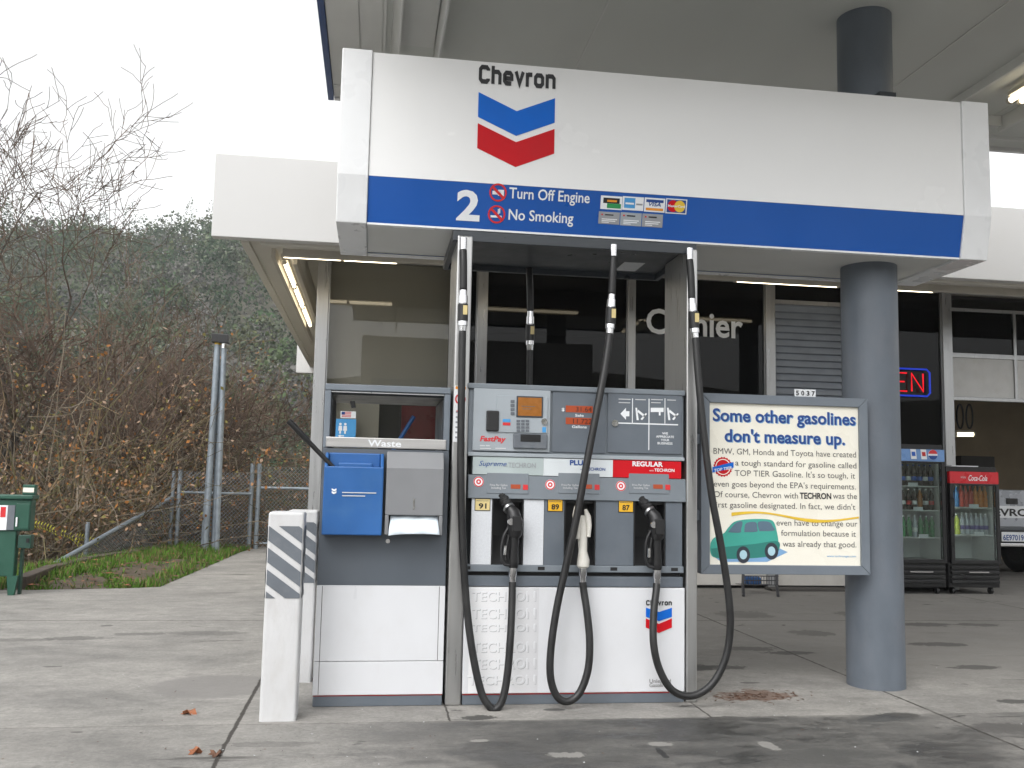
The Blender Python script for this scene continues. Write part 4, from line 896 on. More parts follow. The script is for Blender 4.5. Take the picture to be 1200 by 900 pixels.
# ------------------------------------------------------------------ overhead sign above the island
SX0, SX1 = -.083, 3.512; CXL, CXR = -.252, 3.69; Z0, Z1, Z2 = 2.628, 2.878, 3.597; SY, SB = 5.15, 6.02
prof = [(SY, Z2), (SY, Z1), (SY+.055, Z0), (SB-.055, Z0), (SB, Z1), (SB, Z2)]
sg = thing('overhead_sign', 'long white overhead sign box with blue lower band across the pump island', 'sign', (1.72, 5.585, Z0))
yb_ = lambda z: SY+(Z1-z)*(.055/(Z1-Z0))-.0025
BX('face_panel', 'white_panel', sg, SX0+.002, SX1-.002, SY, SY+.03, Z1+.001, Z2-.004); BX('face_panel', 'white_panel', sg, SX0+.002, SX1-.002, SB-.03, SB, Z1+.001, Z2-.004)
b = MB(); b.prism([(SY, Z1-.001), (SY+.055, Z0), (SY+.085, Z0), (SY+.03, Z1-.001)], SX0+.002, SX1-.002, 'x'); b.build('blue_band', 'blue_band', sg); b = MB(); b.prism([(SB, Z1-.001), (SB-.03, Z1-.001), (SB-.085, Z0), (SB-.055, Z0)], SX0+.002, SX1-.002, 'x'); b.build('blue_band', 'blue_band', sg)
BX('soffit_panel', 'soffit_edge', sg, SX0+.002, SX1-.002, SY+.088, SB-.088, Z0+.004, Z0+.02)
BX('top_panel', 'white_cap', sg, SX0+.002, SX1-.002, SY+.032, SB-.032, Z2-.02, Z2-.006)
BX('drip_trim', 'white_cap', sg, SX0+.002, SX1-.002, SY+.052, SY+.09, Z0-.012, Z0-.001); BX('drip_trim', 'white_cap', sg, SX0+.002, SX1-.002, SB-.095, SB-.05, Z0-.012, Z0-.001)
o = .012
pc1 = [(SY-o, Z2+.004), (SY-o, Z1-.002), (SY+.055-o, Z0-.012), (SB-.055+o, Z0-.012), (SB+o, Z1-.002), (SB+o, Z2+.004)]
for a, b in ((CXL, SX0), (SX1, CXR)):
    MB().prism(pc1, a, b, 'x').build('end_cap', 'white_cap', sg, bevel=.006)
# brand mark
def sgx(px, py): return P(px, py, SY).x
def sgz(px, py): return P(px, py, SY).z
wordmark(MB(), sgx(561, 90), sgx(651, 96), sgz(606, 101.5), sgz(606, 79.5)-sgz(606, 101.5), SY-.003).build('lettering', 'ink', sg)
lx0, lx1 = sgx(560, 140), sgx(650, 140); lm = (lx0+lx1)/2
def chev(mb, x0, x1, zt_, dz, th, Y):
    xm = (x0+x1)/2; mb.prism([(x0, zt_), (xm, zt_-dz), (x1, zt_), (x1, zt_-th), (xm, zt_-dz-th), (x0, zt_-th)], Y-.003, Y-.0005)
zt1, th_ = sgz(560, 108), sgz(560, 108)-sgz(560, 137); dz_ = .095
m_ = MB(); chev(m_, lx0, lx1, zt1, dz_, th_, SY); m_.build('emblem', 'logo_blue', sg)
m_ = MB(); chev(m_, lx0, lx1, sgz(560, 144.5), dz_, th_, SY); m_.build('emblem', 'logo_red', sg)
def BP(px, py): return P(px, py, SY+.03)
def btext(t, x0, y0, x1, y1, h, m, bold=.02, name='lettering'):
    a, b = BP(x0, y0), BP(x1, y1); return MB().text(t, a.x, b.x, (a.z+b.z)/2, BP((x0+x1)/2, (y0+y1)/2-h).z-BP((x0+x1)/2, (y0+y1)/2).z, 0, bold, yf=yb_).build(name, m, sg)
btext('2', 534.5, 256, 562, 257.5, 35, 'white_ink', .03)
btext('Turn Off Engine', 596, 233, 690, 239, 12.5, 'white_ink', .012)
btext('No Smoking', 596, 256.5, 672, 261.5, 12.5, 'white_ink', .012)
for (px, py, k_) in ((583, 227, 0), (582, 251, 1)):
    c = BP(px, py); r_ = .05; m_ = MB()
    if k_ == 0: m_.box(-.032, .018, 0, .001, -.012, .008); m_.box(.0, .034, 0, .001, -.018, .016)
    else: m_.box(-.034, .03, 0, .001, -.018, -.006); m_.box(.006, .012, 0, .001, -.002, .03); m_.box(.014, .02, 0, .001, .006, .034)
    m_.v = [(c.x+x, yb_(c.z+z)-.0005, c.z+z) for x, y, z in m_.v]; m_.f = m_.f[2::6]; m_.m = [0]*len(m_.f); m_.build('pictogram', 'white_ink', sg)
    m_ = MB(); m_.ring(c.x, c.z, r_*.8, r_, 0, yf=lambda z: yb_(z)-.001)
    d = r_*.62; q = .009; pts = [(-d-q*.5, d-q), (-d+q*.5, d+q*.3), (d+q*.5, -d+q), (d-q*.5, -d-q*.3)]
    m_.poly([(c.x+x, yb_(c.z+z)-.0014, c.z+z) for x, z in pts]); m_.build('ban_ring', 'red_ink', sg)
cards = [(703, 230.5, 728, 247, 'white_ink'), (728.5, 231.5, 753, 248, 'white_ink'), (754, 233, 778, 250, 'white_ink'), (779, 234, 803.5, 252, 'white_ink'),
         (701.5, 248, 726, 263, 'grey_ink'), (727, 249, 751.5, 265, 'pump_light'), (752.5, 250.5, 776.5, 266.5, 'grey_ink')]
def card(px0, py0, px1, py1, m, off=0, name='card_sticker', u=(0, 1), v=(0, 1)):
    a, b = BP(px0, py0), BP(px1, py1); x0, x1 = a.x+(b.x-a.x)*u[0], a.x+(b.x-a.x)*u[1]; z0, z1 = b.z+(a.z-b.z)*v[0], b.z+(a.z-b.z)*v[1]
    return MB().poly([(x0, yb_(z0)-off, z0), (x1, yb_(z0)-off, z0), (x1, yb_(z1)-off, z1), (x0, yb_(z1)-off, z1)]).build(name, m, sg)
for c in cards: card(*c[:4], c[4], .0003)
c = cards[0]; card(*c[:4], 'ink', .0012, 'card_print', (.12, .88), (.45, .85)); card(*c[:4], 'green_ink', .0012, 'card_print', (.3, .95), (.1, .44)); card(*c[:4], 'orange_ink', .0018, 'card_print', (.3, .75), (.55, .7))
c = cards[1]; card(*c[:4], 'sky_ink', .0012, 'card_print', (.08, .6), (.15, .9)); card(*c[:4], 'white_ink', .0018, 'card_print', (.14, .54), (.42, .55)); card(*c[:4], 'grey_ink', .0012, 'card_print', (.65, .95), (.4, .52))
c = cards[2]; card(*c[:4], 'navy_ink', .0012, 'card_print', (.08, .92), (.68, .88)); card(*c[:4], 'orange_ink', .0012, 'card_print', (.08, .92), (.1, .28))
a, b = BP(c[0], c[1]), BP(c[2], c[3]); MB().text('VISA', a.x+.025, b.x-.025, b.z+.033, .022, 0, .02, .2, yf=lambda z: yb_(z)-.0016).build('lettering', 'navy_ink', sg)
c = cards[3]; a, b = BP(c[0], c[1]), BP(c[2], c[3]); zc = (a.z+b.z)/2; card(*c[:4], 'navy_ink', .001, 'card_print', (.05, .95), (.07, .93))
for dx, m_ in ((-.02, 'logo_red'), (.02, 'yellow_ink')):
    cx = (a.x+b.x)/2+dx; MB().poly([(cx+.033*math.cos(k_*math.pi/10), yb_(zc+.033*math.sin(k_*math.pi/10))-.0018-dx*.01, zc+.033*math.sin(k_*math.pi/10)) for k_ in range(20)]).build('card_print', m_, sg)
MB().text('MasterCard', a.x+.012, b.x-.012, zc-.006, .014, 0, .02, yf=lambda z: yb_(z)-.0035).build('lettering', 'white_ink', sg)
for i in (4, 5, 6):
    c = cards[i]; card(*c[:4], 'red_ink', .0012, 'card_print', (.12, .2), (.7, .82)); card(*c[:4], 'ink', .0012, 'card_print', (.3, .7), (.7, .8))
    card(*c[:4], 'white_ink', .0012, 'card_print', (.15, .88), (.36, .43)); card(*c[:4], 'white_ink', .0012, 'card_print', (.15, .8), (.22, .29)); card(*c[:4], 'white_ink', .0012, 'card_print', (.15, .5), (.1, .16))
# dark hose box hung under the sign
hb = MB(); HX0, HX1 = P(531, 282, 5.2).x, P(817, 290, 5.2).x; HZ1 = Z0-.013; HZ0 = P(680, 288, 5.2).z-.01
hb.box(HX0, HX1, SY+.055, SY+.085, HZ0, HZ1); hb.box(HX0, HX1, SB-.085, SB-.055, HZ0, HZ1); hb.box(HX0, HX0+.03, SY+.086, SB-.086, HZ0, HZ1); hb.box(HX1-.03, HX1, SY+.086, SB-.086, HZ0, HZ1)
hb.box(HX0+.031, HX1-.031, SY+.086, SB-.086, HZ0+.035, HZ0+.05); hb.build('hose_box', 'dark_box', sg, bevel=.004)
BX('box_sticker', 'pale_ink', sg, P(733, 305, 5.6).x, P(757, 305, 5.6).x, 5.62, 5.85, HZ0+.031, HZ0+.034)

# ------------------------------------------------------------------ fuel dispenser
def fade_print():
    m = mat('fade_print', (.8, .8, .8), .35, var=.01); n = m.node_tree.nodes; L = m.node_tree.links; b = n['Principled BSDF']
    tc = n.new('ShaderNodeTexCoord'); sp = n.new('ShaderNodeSeparateXYZ'); L.new(tc.outputs['Object'], sp.inputs[0])
    r = n.new('ShaderNodeValToRGB'); mr = n.new('ShaderNodeMapRange'); mr.inputs[1].default_value = .55; mr.inputs[2].default_value = 1.02; L.new(sp.outputs[0], mr.inputs[0]); L.new(mr.outputs[0], r.inputs[0])
    r.color_ramp.elements[0].color = (.78, .78, .79, 1); r.color_ramp.elements[1].color = (.5, .5, .52, 1); r.color_ramp.elements[0].position = .45
    L.new(r.outputs[0], b.inputs['Base Color']); return m
M['fade_print'] = fade_print()
YP = 5.2; PX0, PX1 = .527, 1.757; DB = 5.95
def px_(x, y=600, Y=None): return P(x, y, Y or YP).x
def pz_(y, x=670, Y=None): return P(x, y, Y or YP).z
fd = thing('fuel_dispenser', 'grey and white three-grade fuel dispenser between steel posts', 'fuel pump', (1.14, 5.57, 0))
def col_(x0, x1, y0=YP-.004, y1=5.62):
    c = MB(); c.box(x0, x1, y0, y1, 0, HZ0+.03); return c.build('steel_post', 'steel', fd, bevel=.008)
col_(.428, .514); col_(1.772, 1.838)
BX('steel_post', 'steel', fd, .45, .505, 5.7, DB, 0, HZ0+.03, bevel=.006)
zA = [0, .052, .628, .688, .71, .735, 1.108, 1.238, 1.34, 1.715, 1.745]
BX('plinth', 'pump_grey', fd, .521, 1.762, YP+.004, DB, .001, .054, bevel=.003)
BX('plinth_line', 'tail_red', fd, .521, 1.762, YP+.0005, YP+.003, .0545, .0585)
BX('lower_panel', 'white_sheet', fd, .519, 1.765, YP, YP+.03, .06, .627, bevel=.003)
BX('core', 'dark_box', fd, .53, 1.755, YP+.16, DB-.03, .055, 1.71)
BX('lower_side', 'white_sheet', fd, .522, 1.762, YP+.031, YP+.159, .06, .627)
BX('mid_rail', 'pump_grey', fd, PX0, PX1, YP+.008, YP+.159, .631, .688, bevel=.004)
BX('mid_gap', 'black_void', fd, PX0+.01, PX1-.01, YP+.03, YP+.159, .6885, .7095)
# nozzle bay: lip, strips and dark boots
BX('bay_lip', 'pump_slate', fd, PX0, PX1, YP-.006, YP+.06, .711, .748, bevel=.004)
for x_ in (547, 634, 719, 790): BX('latch_hole', 'black_void', fd, px_(x_-4, 667), px_(x_+4, 667), YP-.0075, YP-.0062, .722, .74)
strips = [(552, 576, 'sparkle_white'), (613.5, 637, 'sparkle_white'), (637.3, 661, 'pump_grey'), (698, 742.5, 'pump_grey'), (780, 799.5, 'pump_grey')]
ed = [px_(a, 625) for a, b, c in strips]; 
for a, b, c in strips: BX('bay_panel', c, fd, px_(a, 625), px_(b, 625), YP, YP+.03, .7485, 1.107, bevel=.002)
boots = [(576.5, 613), (661.5, 697.5), (743, 779.5)]
for a, b in boots:
    x0, x1 = px_(a, 625), px_(b, 625); m_ = MB(); e_ = .006
    m_.box(x0, x0+e_, YP+.002, YP+.15, .7485, 1.106); m_.box(x1-e_, x1, YP+.002, YP+.15, .7485, 1.106); m_.box(x0+e_, x1-e_, YP+.145, YP+.15, .7485, 1.106); m_.box(x0+e_, x1-e_, YP+.03, YP+.144, 1.09, 1.106)
    m_.prism([(YP+.02, .749), (YP+.144, .749), (YP+.144, .9)], x0+e_, x1-e_, 'x'); m_.build('nozzle_boot', 'black_plastic', fd)
# price band (leans out a little) and fuel ribbon
MB().prism([(YP-.012, 1.1085), (YP-.002, 1.238), (YP+.15, 1.238), (YP+.15, 1.1085)], PX0-.004, PX1+.012, 'x').build('price_band', 'pump_slate', fd, bevel=.004)
ypb = lambda z: YP-.012+(z-1.1085)*.077
def flat(m, name, x0, x1, z0, z1, off, yf=None, par=None):
    yf = yf or (lambda z: YP)
    mb = MB(); mb.add([(x0, yf(z0)-off, z0), (x1, yf(z0)-off, z0), (x1, yf(z1)-off, z1), (x0, yf(z1)-off, z1)], [(0, 1, 2, 3)]); return mb.build(name, m, par or fd)
def Q(x, y): p = P(530+x/4, 440+y/4, YP); return p.x, p.z
def qbox(name, m, x0, y0, x1, y1, d0, d1, bevel=.0, par=None):
    a = Q(x0, (y0+y1)/2)[0]; b = Q(x1, (y0+y1)/2)[0]; c = Q((x0+x1)/2, y1)[1]; d = Q((x0+x1)/2, y0)[1]
    return MB().box(a, b, YP-d1, YP-d0, c, d).build(name, m, par or fd, bevel)
def qtext(t, x0, x1, yb, h, m, d=.003, bold=.015, shear=0, par=None, name='lettering', yf=None):
    a, z = Q(x0, yb); b, _ = Q(x1, yb); z = Q((x0+x1)/2, yb)[1]
    return MB().text(t, a, b, z, Q((x0+x1)/2, yb-h)[1]-z, YP-d, bold, shear, yf=yf).build(name, m, par or fd)
for (a, b, plate, c) in ((160, 358, 0, 0), (495, 690, 0, 0), (826, 1015, 0, 0)):
    x0, z0 = Q(a, 552); x1, z1 = Q(b, 460)
    m_ = MB(); m_.prism([(ypb(z0)-.004, z0), (ypb(z1)-.004, z1), (ypb(z1)+.002, z1), (ypb(z0)+.002, z0)], x0, x1, 'x'); m_.build('price_plate', 'pump_slate', fd, bevel=.002)
    mx_ = a
    flat('amber2', 'price_display', Q(a+113, 520)[0], Q(a+158, 520)[0], Q(a, 528)[1], Q(a, 508)[1], .006, ypb)
    flat('red_ink', 'price_button', Q(a+170, 520)[0], Q(a+193, 520)[0], Q(a, 532)[1], Q(a, 508)[1], .006, ypb)
    for t, yy in (('Price Per Gallon', 517), ('Including Tax', 530)):
        xa_, xb2 = Q(a+(15 if yy < 520 else 22), yy)[0], Q(a+(97 if yy < 520 else 90), yy)[0]
        MB().text(t, xa_, xb2, Q(a, yy)[1], .012, 0, .01, yf=lambda z: ypb(z)-.006).build('lettering', 'pale_ink', fd)
    cx, cz_ = Q(a-37, 498 if a < 200 else (512 if a < 600 else 518)); m_ = MB(); m_.poly([(cx+.029*math.cos(k_*math.pi/12), ypb(cz_+.029*math.sin(k_*math.pi/12))-.001, cz_+.029*math.sin(k_*math.pi/12)) for k_ in range(24)]); m_.build('round_sticker', 'white_ink', fd)
    m_ = MB(); m_.ring(cx, cz_, .022, .028, 0, yf=lambda z: ypb(z)-.0018); m_.ring(cx, cz_, .006, .014, 0, 12, yf=lambda z: ypb(z)-.0018); m_.build('sticker_print', 'red_ink', fd)
rb = [(96, 426, 'ribbon_pale'), (427, 752, 'ribbon_white'), (753, 1072, 'logo_red')]
for a, b, m_ in rb: MB().box(Q(a, 418)[0], Q(b, 418)[0], YP-.004, YP+.12, 1.241, 1.338).build('grade_ribbon', m_, fd)
qtext('Supreme', 124, 254, 424, 24, 'navy_ink', .006, .0, .35); qtext('TECHRON', 262, 390, 432, 24, 'grey_ink', .006, .005); qtext('with', 238, 258, 428, 8, 'grey_ink', .006, 0)
qtext('PLUS', 550, 630, 420, 25, 'navy_ink', .006, .035); qtext('TECHRON', 624, 716, 446, 15, 'navy_ink', .006, .02); qtext('with', 598, 620, 443, 7, 'navy_ink', .006, 0)
qtext('REGULAR', 843, 986, 426, 24, 'white_ink', .006, .035); qtext('TECHRON', 946, 1040, 451, 15, 'white_ink', .006, .02); qtext('with', 922, 943, 449, 7, 'white_ink', .006, 0)
# head: outer case, two bays and the card reader plate
BX('head_case', 'pump_slate', fd, PX0-.012, PX1, YP+.004, DB, 1.342, 1.714, bevel=.004)
BX('head_cap', 'pump_slate', fd, PX0-.022, PX1+.004, YP-.014, DB+.01, 1.7145, 1.746, bevel=.006)
BX('head_sill', 'pump_light', fd, PX0-.008, PX1+.002, YP-.01, YP+.003, 1.341, 1.362, bevel=.003)
qbox('payment_plate', 'pump_light', 97, 66, 457, 356, .0, .014, .003)
qbox('display_plate', 'pump_grey', 468, 72, 718, 362, -.003, .004, .002)
qbox('poster_plate', 'pump_grey', 727, 80, 1075, 366, -.003, .008, .003)
qbox('reader_plate', 'pump_light', 205, 98, 445, 270, .0145, .02, .003)
qbox('card_slot', 'black_plastic', 157, 166, 216, 262, .0145, .03, .006)
qbox('screen_bezel', 'dark_box', 298, 99, 422, 198, .0205, .025, .003); qbox('screen', 'amber', 305, 106, 415, 191, .0255, .027)
for i in range(4): qbox('soft_key', 'stripe_grey', 271, 116+19*i, 289, 129+19*i, .0205, .025, .001)
kp = MB()
for r_ in range(4):
    for c in range(3):
        a, z1 = Q(299+21*c, 209+15*r_); b, z0 = Q(315+21*c, 220+15*r_); kp.box(a, b, YP-.024, YP-.0205, z0, z1)
kp.build('keypad', 'stripe_grey', fd)
cx, cz_ = Q(428, 217); MB().disc(cx, cz_, .018, YP-.0205, .008).build('lock', 'chrome', fd)
cx, cz_ = Q(760, 224); MB().disc(cx, cz_, .019, YP-.0085, .008).build('lock', 'chrome', fd)
qbox('blue_key', 'sky_ink', 234, 206, 270, 219, .0205, .022); qbox('red_key', 'red_ink', 234, 222, 270, 235, .0205, .022); qbox('blue_key', 'sky_ink', 419, 243, 436, 268, .0205, .022)
qbox('receipt_slot', 'stripe_grey', 283, 274, 442, 344, .0145, .03, .006); qbox('receipt_mouth', 'black_void', 316, 278, 410, 312, .0305, .032)
qtext('FastPay', 128, 250, 309, 26, 'red_ink', .0155, .03, .2)
for x0, x1, yy in ((128, 152, 332), (156, 175, 332), (128, 180, 345), (200, 250, 345)): qbox('small_print', 'pale_ink', x0, yy-5, x1, yy, .0143, .0155)
for x0, x1, yy in ((325, 365, 160), (320, 385, 148)): qbox('small_print', 'body_ink', x0, yy-3, x1, yy, .0272, .028)
qbox('sale_display', 'amber2', 531, 143, 657, 174, .0045, .006); qbox('gallons_display', 'amber2', 531, 199, 656, 230, .0045, .006)
qtext('31.64', 578, 652, 170, 23, 'ink', .008, 0); qtext('11.722', 565, 652, 226, 23, 'ink', .008, 0)
qtext('$', 512, 525, 167, 16, 'white_ink', .006, .02); qtext('Sale', 575, 615, 193, 12, 'white_ink', .006, .02); qtext('Gallons', 560, 629, 247, 13, 'white_ink', .006, .02)
ln = MB()
def qr(m, x0, y0, x1, y1, d): a, z1 = Q(x0, y0); b, z0 = Q(x1, y1); m.add([(a, YP-d, z0), (b, YP-d, z0), (b, YP-d, z1), (a, YP-d, z1)], [(0, 1, 2, 3)])
qr(ln, 776, 226, 1056, 229, .0095)
for x_ in (841, 993): qr(ln, x_, 108, x_+3, 226, .0095)
qr(ln, 918, 110, 921, 350, .0096)
def qp(m, pts, d=.0097): m.poly([(Q(x, y)[0], YP-d, Q(x, y)[1]) for x, y in pts][::-1])
qp(ln, [(786, 180), (812, 152), (812, 168), (828, 168), (828, 192), (812, 192), (812, 208)])
for dx in (0, 148):
    qp(ln, [(856+dx, 152), (864+dx, 152), (872+dx, 210), (862+dx, 210)]); qp(ln, [(868+dx, 160), (905+dx, 190), (898+dx, 197), (866+dx, 172)]); qp(ln, [(880+dx, 205), (906+dx, 176), (910+dx, 182), (888+dx, 210)])
qp(ln, [(928, 152), (988, 152), (988, 172), (974, 172), (974, 188), (966, 188), (966, 172), (928, 172)])
ln.build('instruction_print', 'white_ink', fd)
for x0, x1, yy in ((778, 834, 114), (778, 832, 130), (856, 905, 116), (930, 985, 116), (930, 975, 130), (1005, 1046, 118)): qbox('small_print', 'pale_ink', x0, yy-4, x1, yy, .0083, .0093)
for i, t in enumerate(('WE', 'APPRECIATE', 'YOUR', 'BUSINESS')):
    hw = (14, 42, 20, 35)[i]; qtext(t, 995-hw, 995+hw, 277+15.5*i, 11, 'white_ink', .0095, .02)
for (a, b, t, m_, yy) in ((105, 178, '91', 'label_pale', 576), (446, 518, '89', 'label_yellow', 580), (778, 849, '87', 'label_yellow', 584)):
    qbox('octane_label', 'ink', a, yy, b, yy+58, .0005, .003); qbox('octane_label', m_, a+3, yy+3, b-3, yy+55, .0032, .004)
    qtext(t, a+18, b-18, yy+47, 26, 'ink', .005, .03); qtext('MINIMUM OCTANE', a+8, b-8, yy+14, 6, 'body_ink', .005, 0)
# lower panel print
def Wp(x, y): p = P(530+x*350/1200, 640+y*260/891, YP); return p.x, p.z
tz = [(220, 180), (290, 248), (342, 312), (425, 383), (492, 450), (555, 517)]
BX('print_panel', 'fade_print', fd, Wp(70, 300)[0], Wp(347, 300)[0], YP-.0011, YP-.0004, .063, .624)
for i, (zb_, zt3) in enumerate(tz):
    a = Wp(78 if i < 5 else 62, zb_)[0]; b = Wp(335, zb_)[0]; z = Wp(200, zb_)[1]; h_ = Wp(200, zt3)[1]-z
    for dx, dz, m_, d in ((-.003, .003, 'white_ink', .0015), (.003, -.003, 'pump_silver', .0018), (0, 0, 'fade_print', .0024)):
        MB().text('TECHRON', a+dx, b+dx, z+dz, h_, YP-d, .012).build('embossed_lettering', m_, fd)
a, z = Wp(778, 238); b, _ = Wp(882, 238); wordmark(MB(), a, b, z, Wp(820, 217)[1]-z, YP-.002).build('lettering', 'ink', fd)
m_ = MB(); chev(m_, a, b, Wp(820, 247)[1], .024, .05, YP); m_.build('emblem', 'logo_blue', fd)
m_ = MB(); chev(m_, a, b, Wp(820, 290)[1], .03, .05, YP); m_.build('emblem', 'logo_red', fd)
a, z = Wp(792, 549); b, _ = Wp(878, 549); MB().text('Unleaded', a, b, z, .022, YP-.002, 0).build('lettering', 'body_ink', fd)
a, z = Wp(792, 566); b, _ = Wp(862, 566); MB().text('Gasoline', a, b, z, .022, YP-.002, 0).build('lettering', 'body_ink', fd)
# safety sticker strip on the left post
sx0, sx1, sz0, sz1 = R(532, 452, 546, 518, YP-.005)
BX('warning_sticker', 'white_ink', fd, sx0, sx1, YP-.0065, YP-.005, sz0, sz1)
BX('warning_print', 'orange_ink', fd, sx0+.004, sx1-.004, YP-.0075, YP-.0067, sz1-.02, sz1-.004)
m_ = MB(); m_.ring((sx0+sx1)/2, sz1-.075, .022, .03, YP-.0077); m_.box((sx0+sx1)/2-.02, (sx0+sx1)/2+.02, YP-.0077, YP-.0067, sz1-.145, sz1-.138); m_.build('warning_print', 'red_ink', fd)
m_ = MB(); 
for k_ in range(6): m_.box(sx0+.01, sx1-.01-.01*(k_ % 2), YP-.0075, YP-.0067, sz0+.02+.028*k_, sz0+.03+.028*k_)
m_.build('warning_print', 'grey_ink', fd)

# ------------------------------------------------------------------ hoses with couplings and nozzles
def spline(pts, n=14):
    pts = [Vector(p) for p in pts]; out = []
    for i in range(len(pts)-1):
        p0, p1, p2, p3 = pts[max(0, i-1)], pts[i], pts[i+1], pts[min(len(pts)-1, i+2)]
        for k_ in range(n):
            t = k_/n; out.append(.5*((2*p1)+(p2-p0)*t+(2*p0-5*p1+4*p2-p3)*t*t+(3*p1-p0-3*p2+p3)*t**3))
    return out+[pts[-1]]
def coupling(par, a, b):
    """chrome and black breakaway between a (top) and b (bottom)"""
    a, b = Vector(a), Vector(b); L = lambda t: a.lerp(b, t)
    c = MB(); prof_ = [(0, .020), (.16, .020), (.165, .025), (.34, .026), (.345, .021), (.36, .021)]
    c.tube([L(t) for t, r in prof_], [r for t, r in prof_], 14); c.tube([L(.74), L(.745), L(.84), L(.85), L(1)], [.021, .027, .027, .022, .02], 14); c.build('coupling_metal', 'chrome', par, smooth=True)
    MB().tube([L(.355), L(.36), L(.73), L(.745)], [.02, .029, .029, .024], 14).build('coupling_sleeve', 'black_plastic', par, smooth=True)
    q = L(.52); d = (b-a).normalized()
    MB().box(q.x-.002, q.x+.022, q.y-.0305, q.y-.028, q.z-.022, q.z+.03).build('coupling_label', 'label_pale', par)
def nozzle(par, base, tilt, mcol, dark='black_plastic', guard_side=-1, bellows=True, white=False):
    """nozzle in its boot: swivel at base, grip going up, bellows and spout leaning back into the boot"""
    B = Vector(base); q = lambda x, y, z: B+Vector((x+tilt*z, y, z))
    MB().tube([q(0, 0, 0), q(0, 0, .035), q(0, 0, .04), q(0, 0, .085)], [.019, .019, .023, .024], 14).build('swivel', 'chrome', par, smooth=True)
    nz = MB()
    if white:
        nz.tube([q(0, 0, .08), q(0, 0, .09), q(.003, .0, .125), q(.0, .004, .17), q(0, .01, .24), q(-.004, .02, .30), q(-.006, .035, .36)], [.024, .034, .034, .024, .026, .033, .03], 14)
        nb_ = nz.build('nozzle', 'towel_white', par, smooth=True)
        sg_ = MB(); sg_.tube([q(-.03, -.012, .24), q(-.036, -.005, .30), q(-.034, .01, .37), q(-.026, .02, .41), q(-.012, .03, .425)], [.012, .02, .024, .02, .008], 10); sg_.tube([q(.03, -.01, .25), q(.034, 0, .31), q(.03, .015, .36), q(.02, .025, .40)], [.01, .015, .018, .008], 10)
        sg_.build('splash_guard', 'towel_white', nb_, smooth=True)
    else:
        nz.tube([q(0, 0, .08), q(0, 0, .09), q(0, 0, .12), q(0, -.002, .2), q(0, -.002, .26)], [.02, .027, .028, .024, .027], 14)
        nz.tube([q(0, -.006, .25), q(.002, -.006, .27), q(.002, -.002, .33), q(-.012, .006, .385), q(-.03, .02, .41)], [.03, .04, .043, .036, .026], 14)
        nz.box(q(0, 0, 0).x-.02+tilt*.31, q(0, 0, 0).x+.026+tilt*.31, B.y-.052, B.y-.035, B.z+.285, B.z+.365)
        nb_ = nz.build('nozzle', mcol, par, smooth=True)
        bl = MB(); pts = []; rs = []
        for k_ in range(9):
            t = k_/8; pts.append(q(-.026-.05*t, .018+.05*t, .405+.075*t)); rs.append(.032 if k_ % 2 else .026)
        bl.tube(pts, rs, 14); bl.tube([q(-.07, .06, .47), q(-.08, .09, .49), q(-.08, .14, .47)], [.014, .013, .012], 8); bl.build('spout_bellows', 'rubber', nb_, smooth=True)
        rg_ = MB(); rg_.tube([q(-.03, .012, .402), q(-.036, .02, .41)], [.034, .034], 14); rg_.build('spout_ring', 'alu', nb_, smooth=True)
        gd_ = MB(); s_ = guard_side; gd_.tube(spline([q(s_*.02, -.008, .10), q(s_*.055, -.01, .11), q(s_*.068, -.008, .17), q(s_*.06, -.006, .25), q(s_*.03, -.004, .31)], 6), .0085, 8)
        gd_.tube([q(s_*.045, -.008, .13), q(s_*.04, -.008, .2), q(s_*.028, -.006, .28)], [.007, .008, .008], 8); gd_.build('lever_guard', dark, nb_, smooth=True)
        MB().tube([q(s_*.052, -.022, .155), q(s_*.05, -.02, .205)], [.009, .009], 8).build('latch', 'chrome', nb_, smooth=True)
        cx = q(-.028, -.04, .335); MB().tube([cx, cx+Vector((0, -.006, 0))], [.02, .018], 16).build('emblem', 'chrome', nb_, smooth=True)
    return nb_
YH = YP-.055
def hose(name_label, top, coup0, coup1, path, noz, col_noz, **kw):
    """pixel tracks turned into points: every entry is (px, py, y)"""
    pt = lambda e: P(*e)
    t = thing('fuel_hose', name_label, 'hose', pt(top), 'fuel hoses of the dispenser')
    a = pt(top); MB().tube([a+Vector((0, 0, .02)), a, a-Vector((0, 0, .055))], [.021, .021, .019], 14).build('swivel', 'chrome', t, smooth=True)
    c0, c1 = pt(coup0), pt(coup1)
    MB().tube(spline([a-Vector((0, 0, .05)), (a*.5+c0*.5)+Vector((0, -.004, 0)), c0+(c0-c1).normalized()*-.01], 8), .0215, 14).build('whip_hose', 'rubber', t, smooth='all')
    coupling(t, c0, c1)
    if path: MB().tube(spline([c1-(c1-c0).normalized()*.01]+[pt(e) for e in path], 12), .0205, 14).build('hose', 'rubber', t, smooth='all')
    if noz: nozzle(t, pt(noz), kw.get('tilt', 0), col_noz, guard_side=kw.get('side', -1), white=kw.get('white', False))
    return t
hose('leftmost black fuel hose hanging along the left steel post to the first nozzle', (543, 283, 5.18), (543, 338, 5.165), (542, 390, 5.16),
     [(541, 450, 5.15), (540, 540, 5.145), (541.5, 620, 5.14), (546, 700, 5.13), (553, 760, 5.11), (563, 808, 5.09), (572, 826, 5.08), (580, 831, 5.08), (588, 822, 5.08), (594, 795, 5.09), (598, 750, 5.105), (600, 705, 5.135), (600.5, 682, 5.15)], (600.5, 684, 5.15), 'black_plastic', tilt=.02)
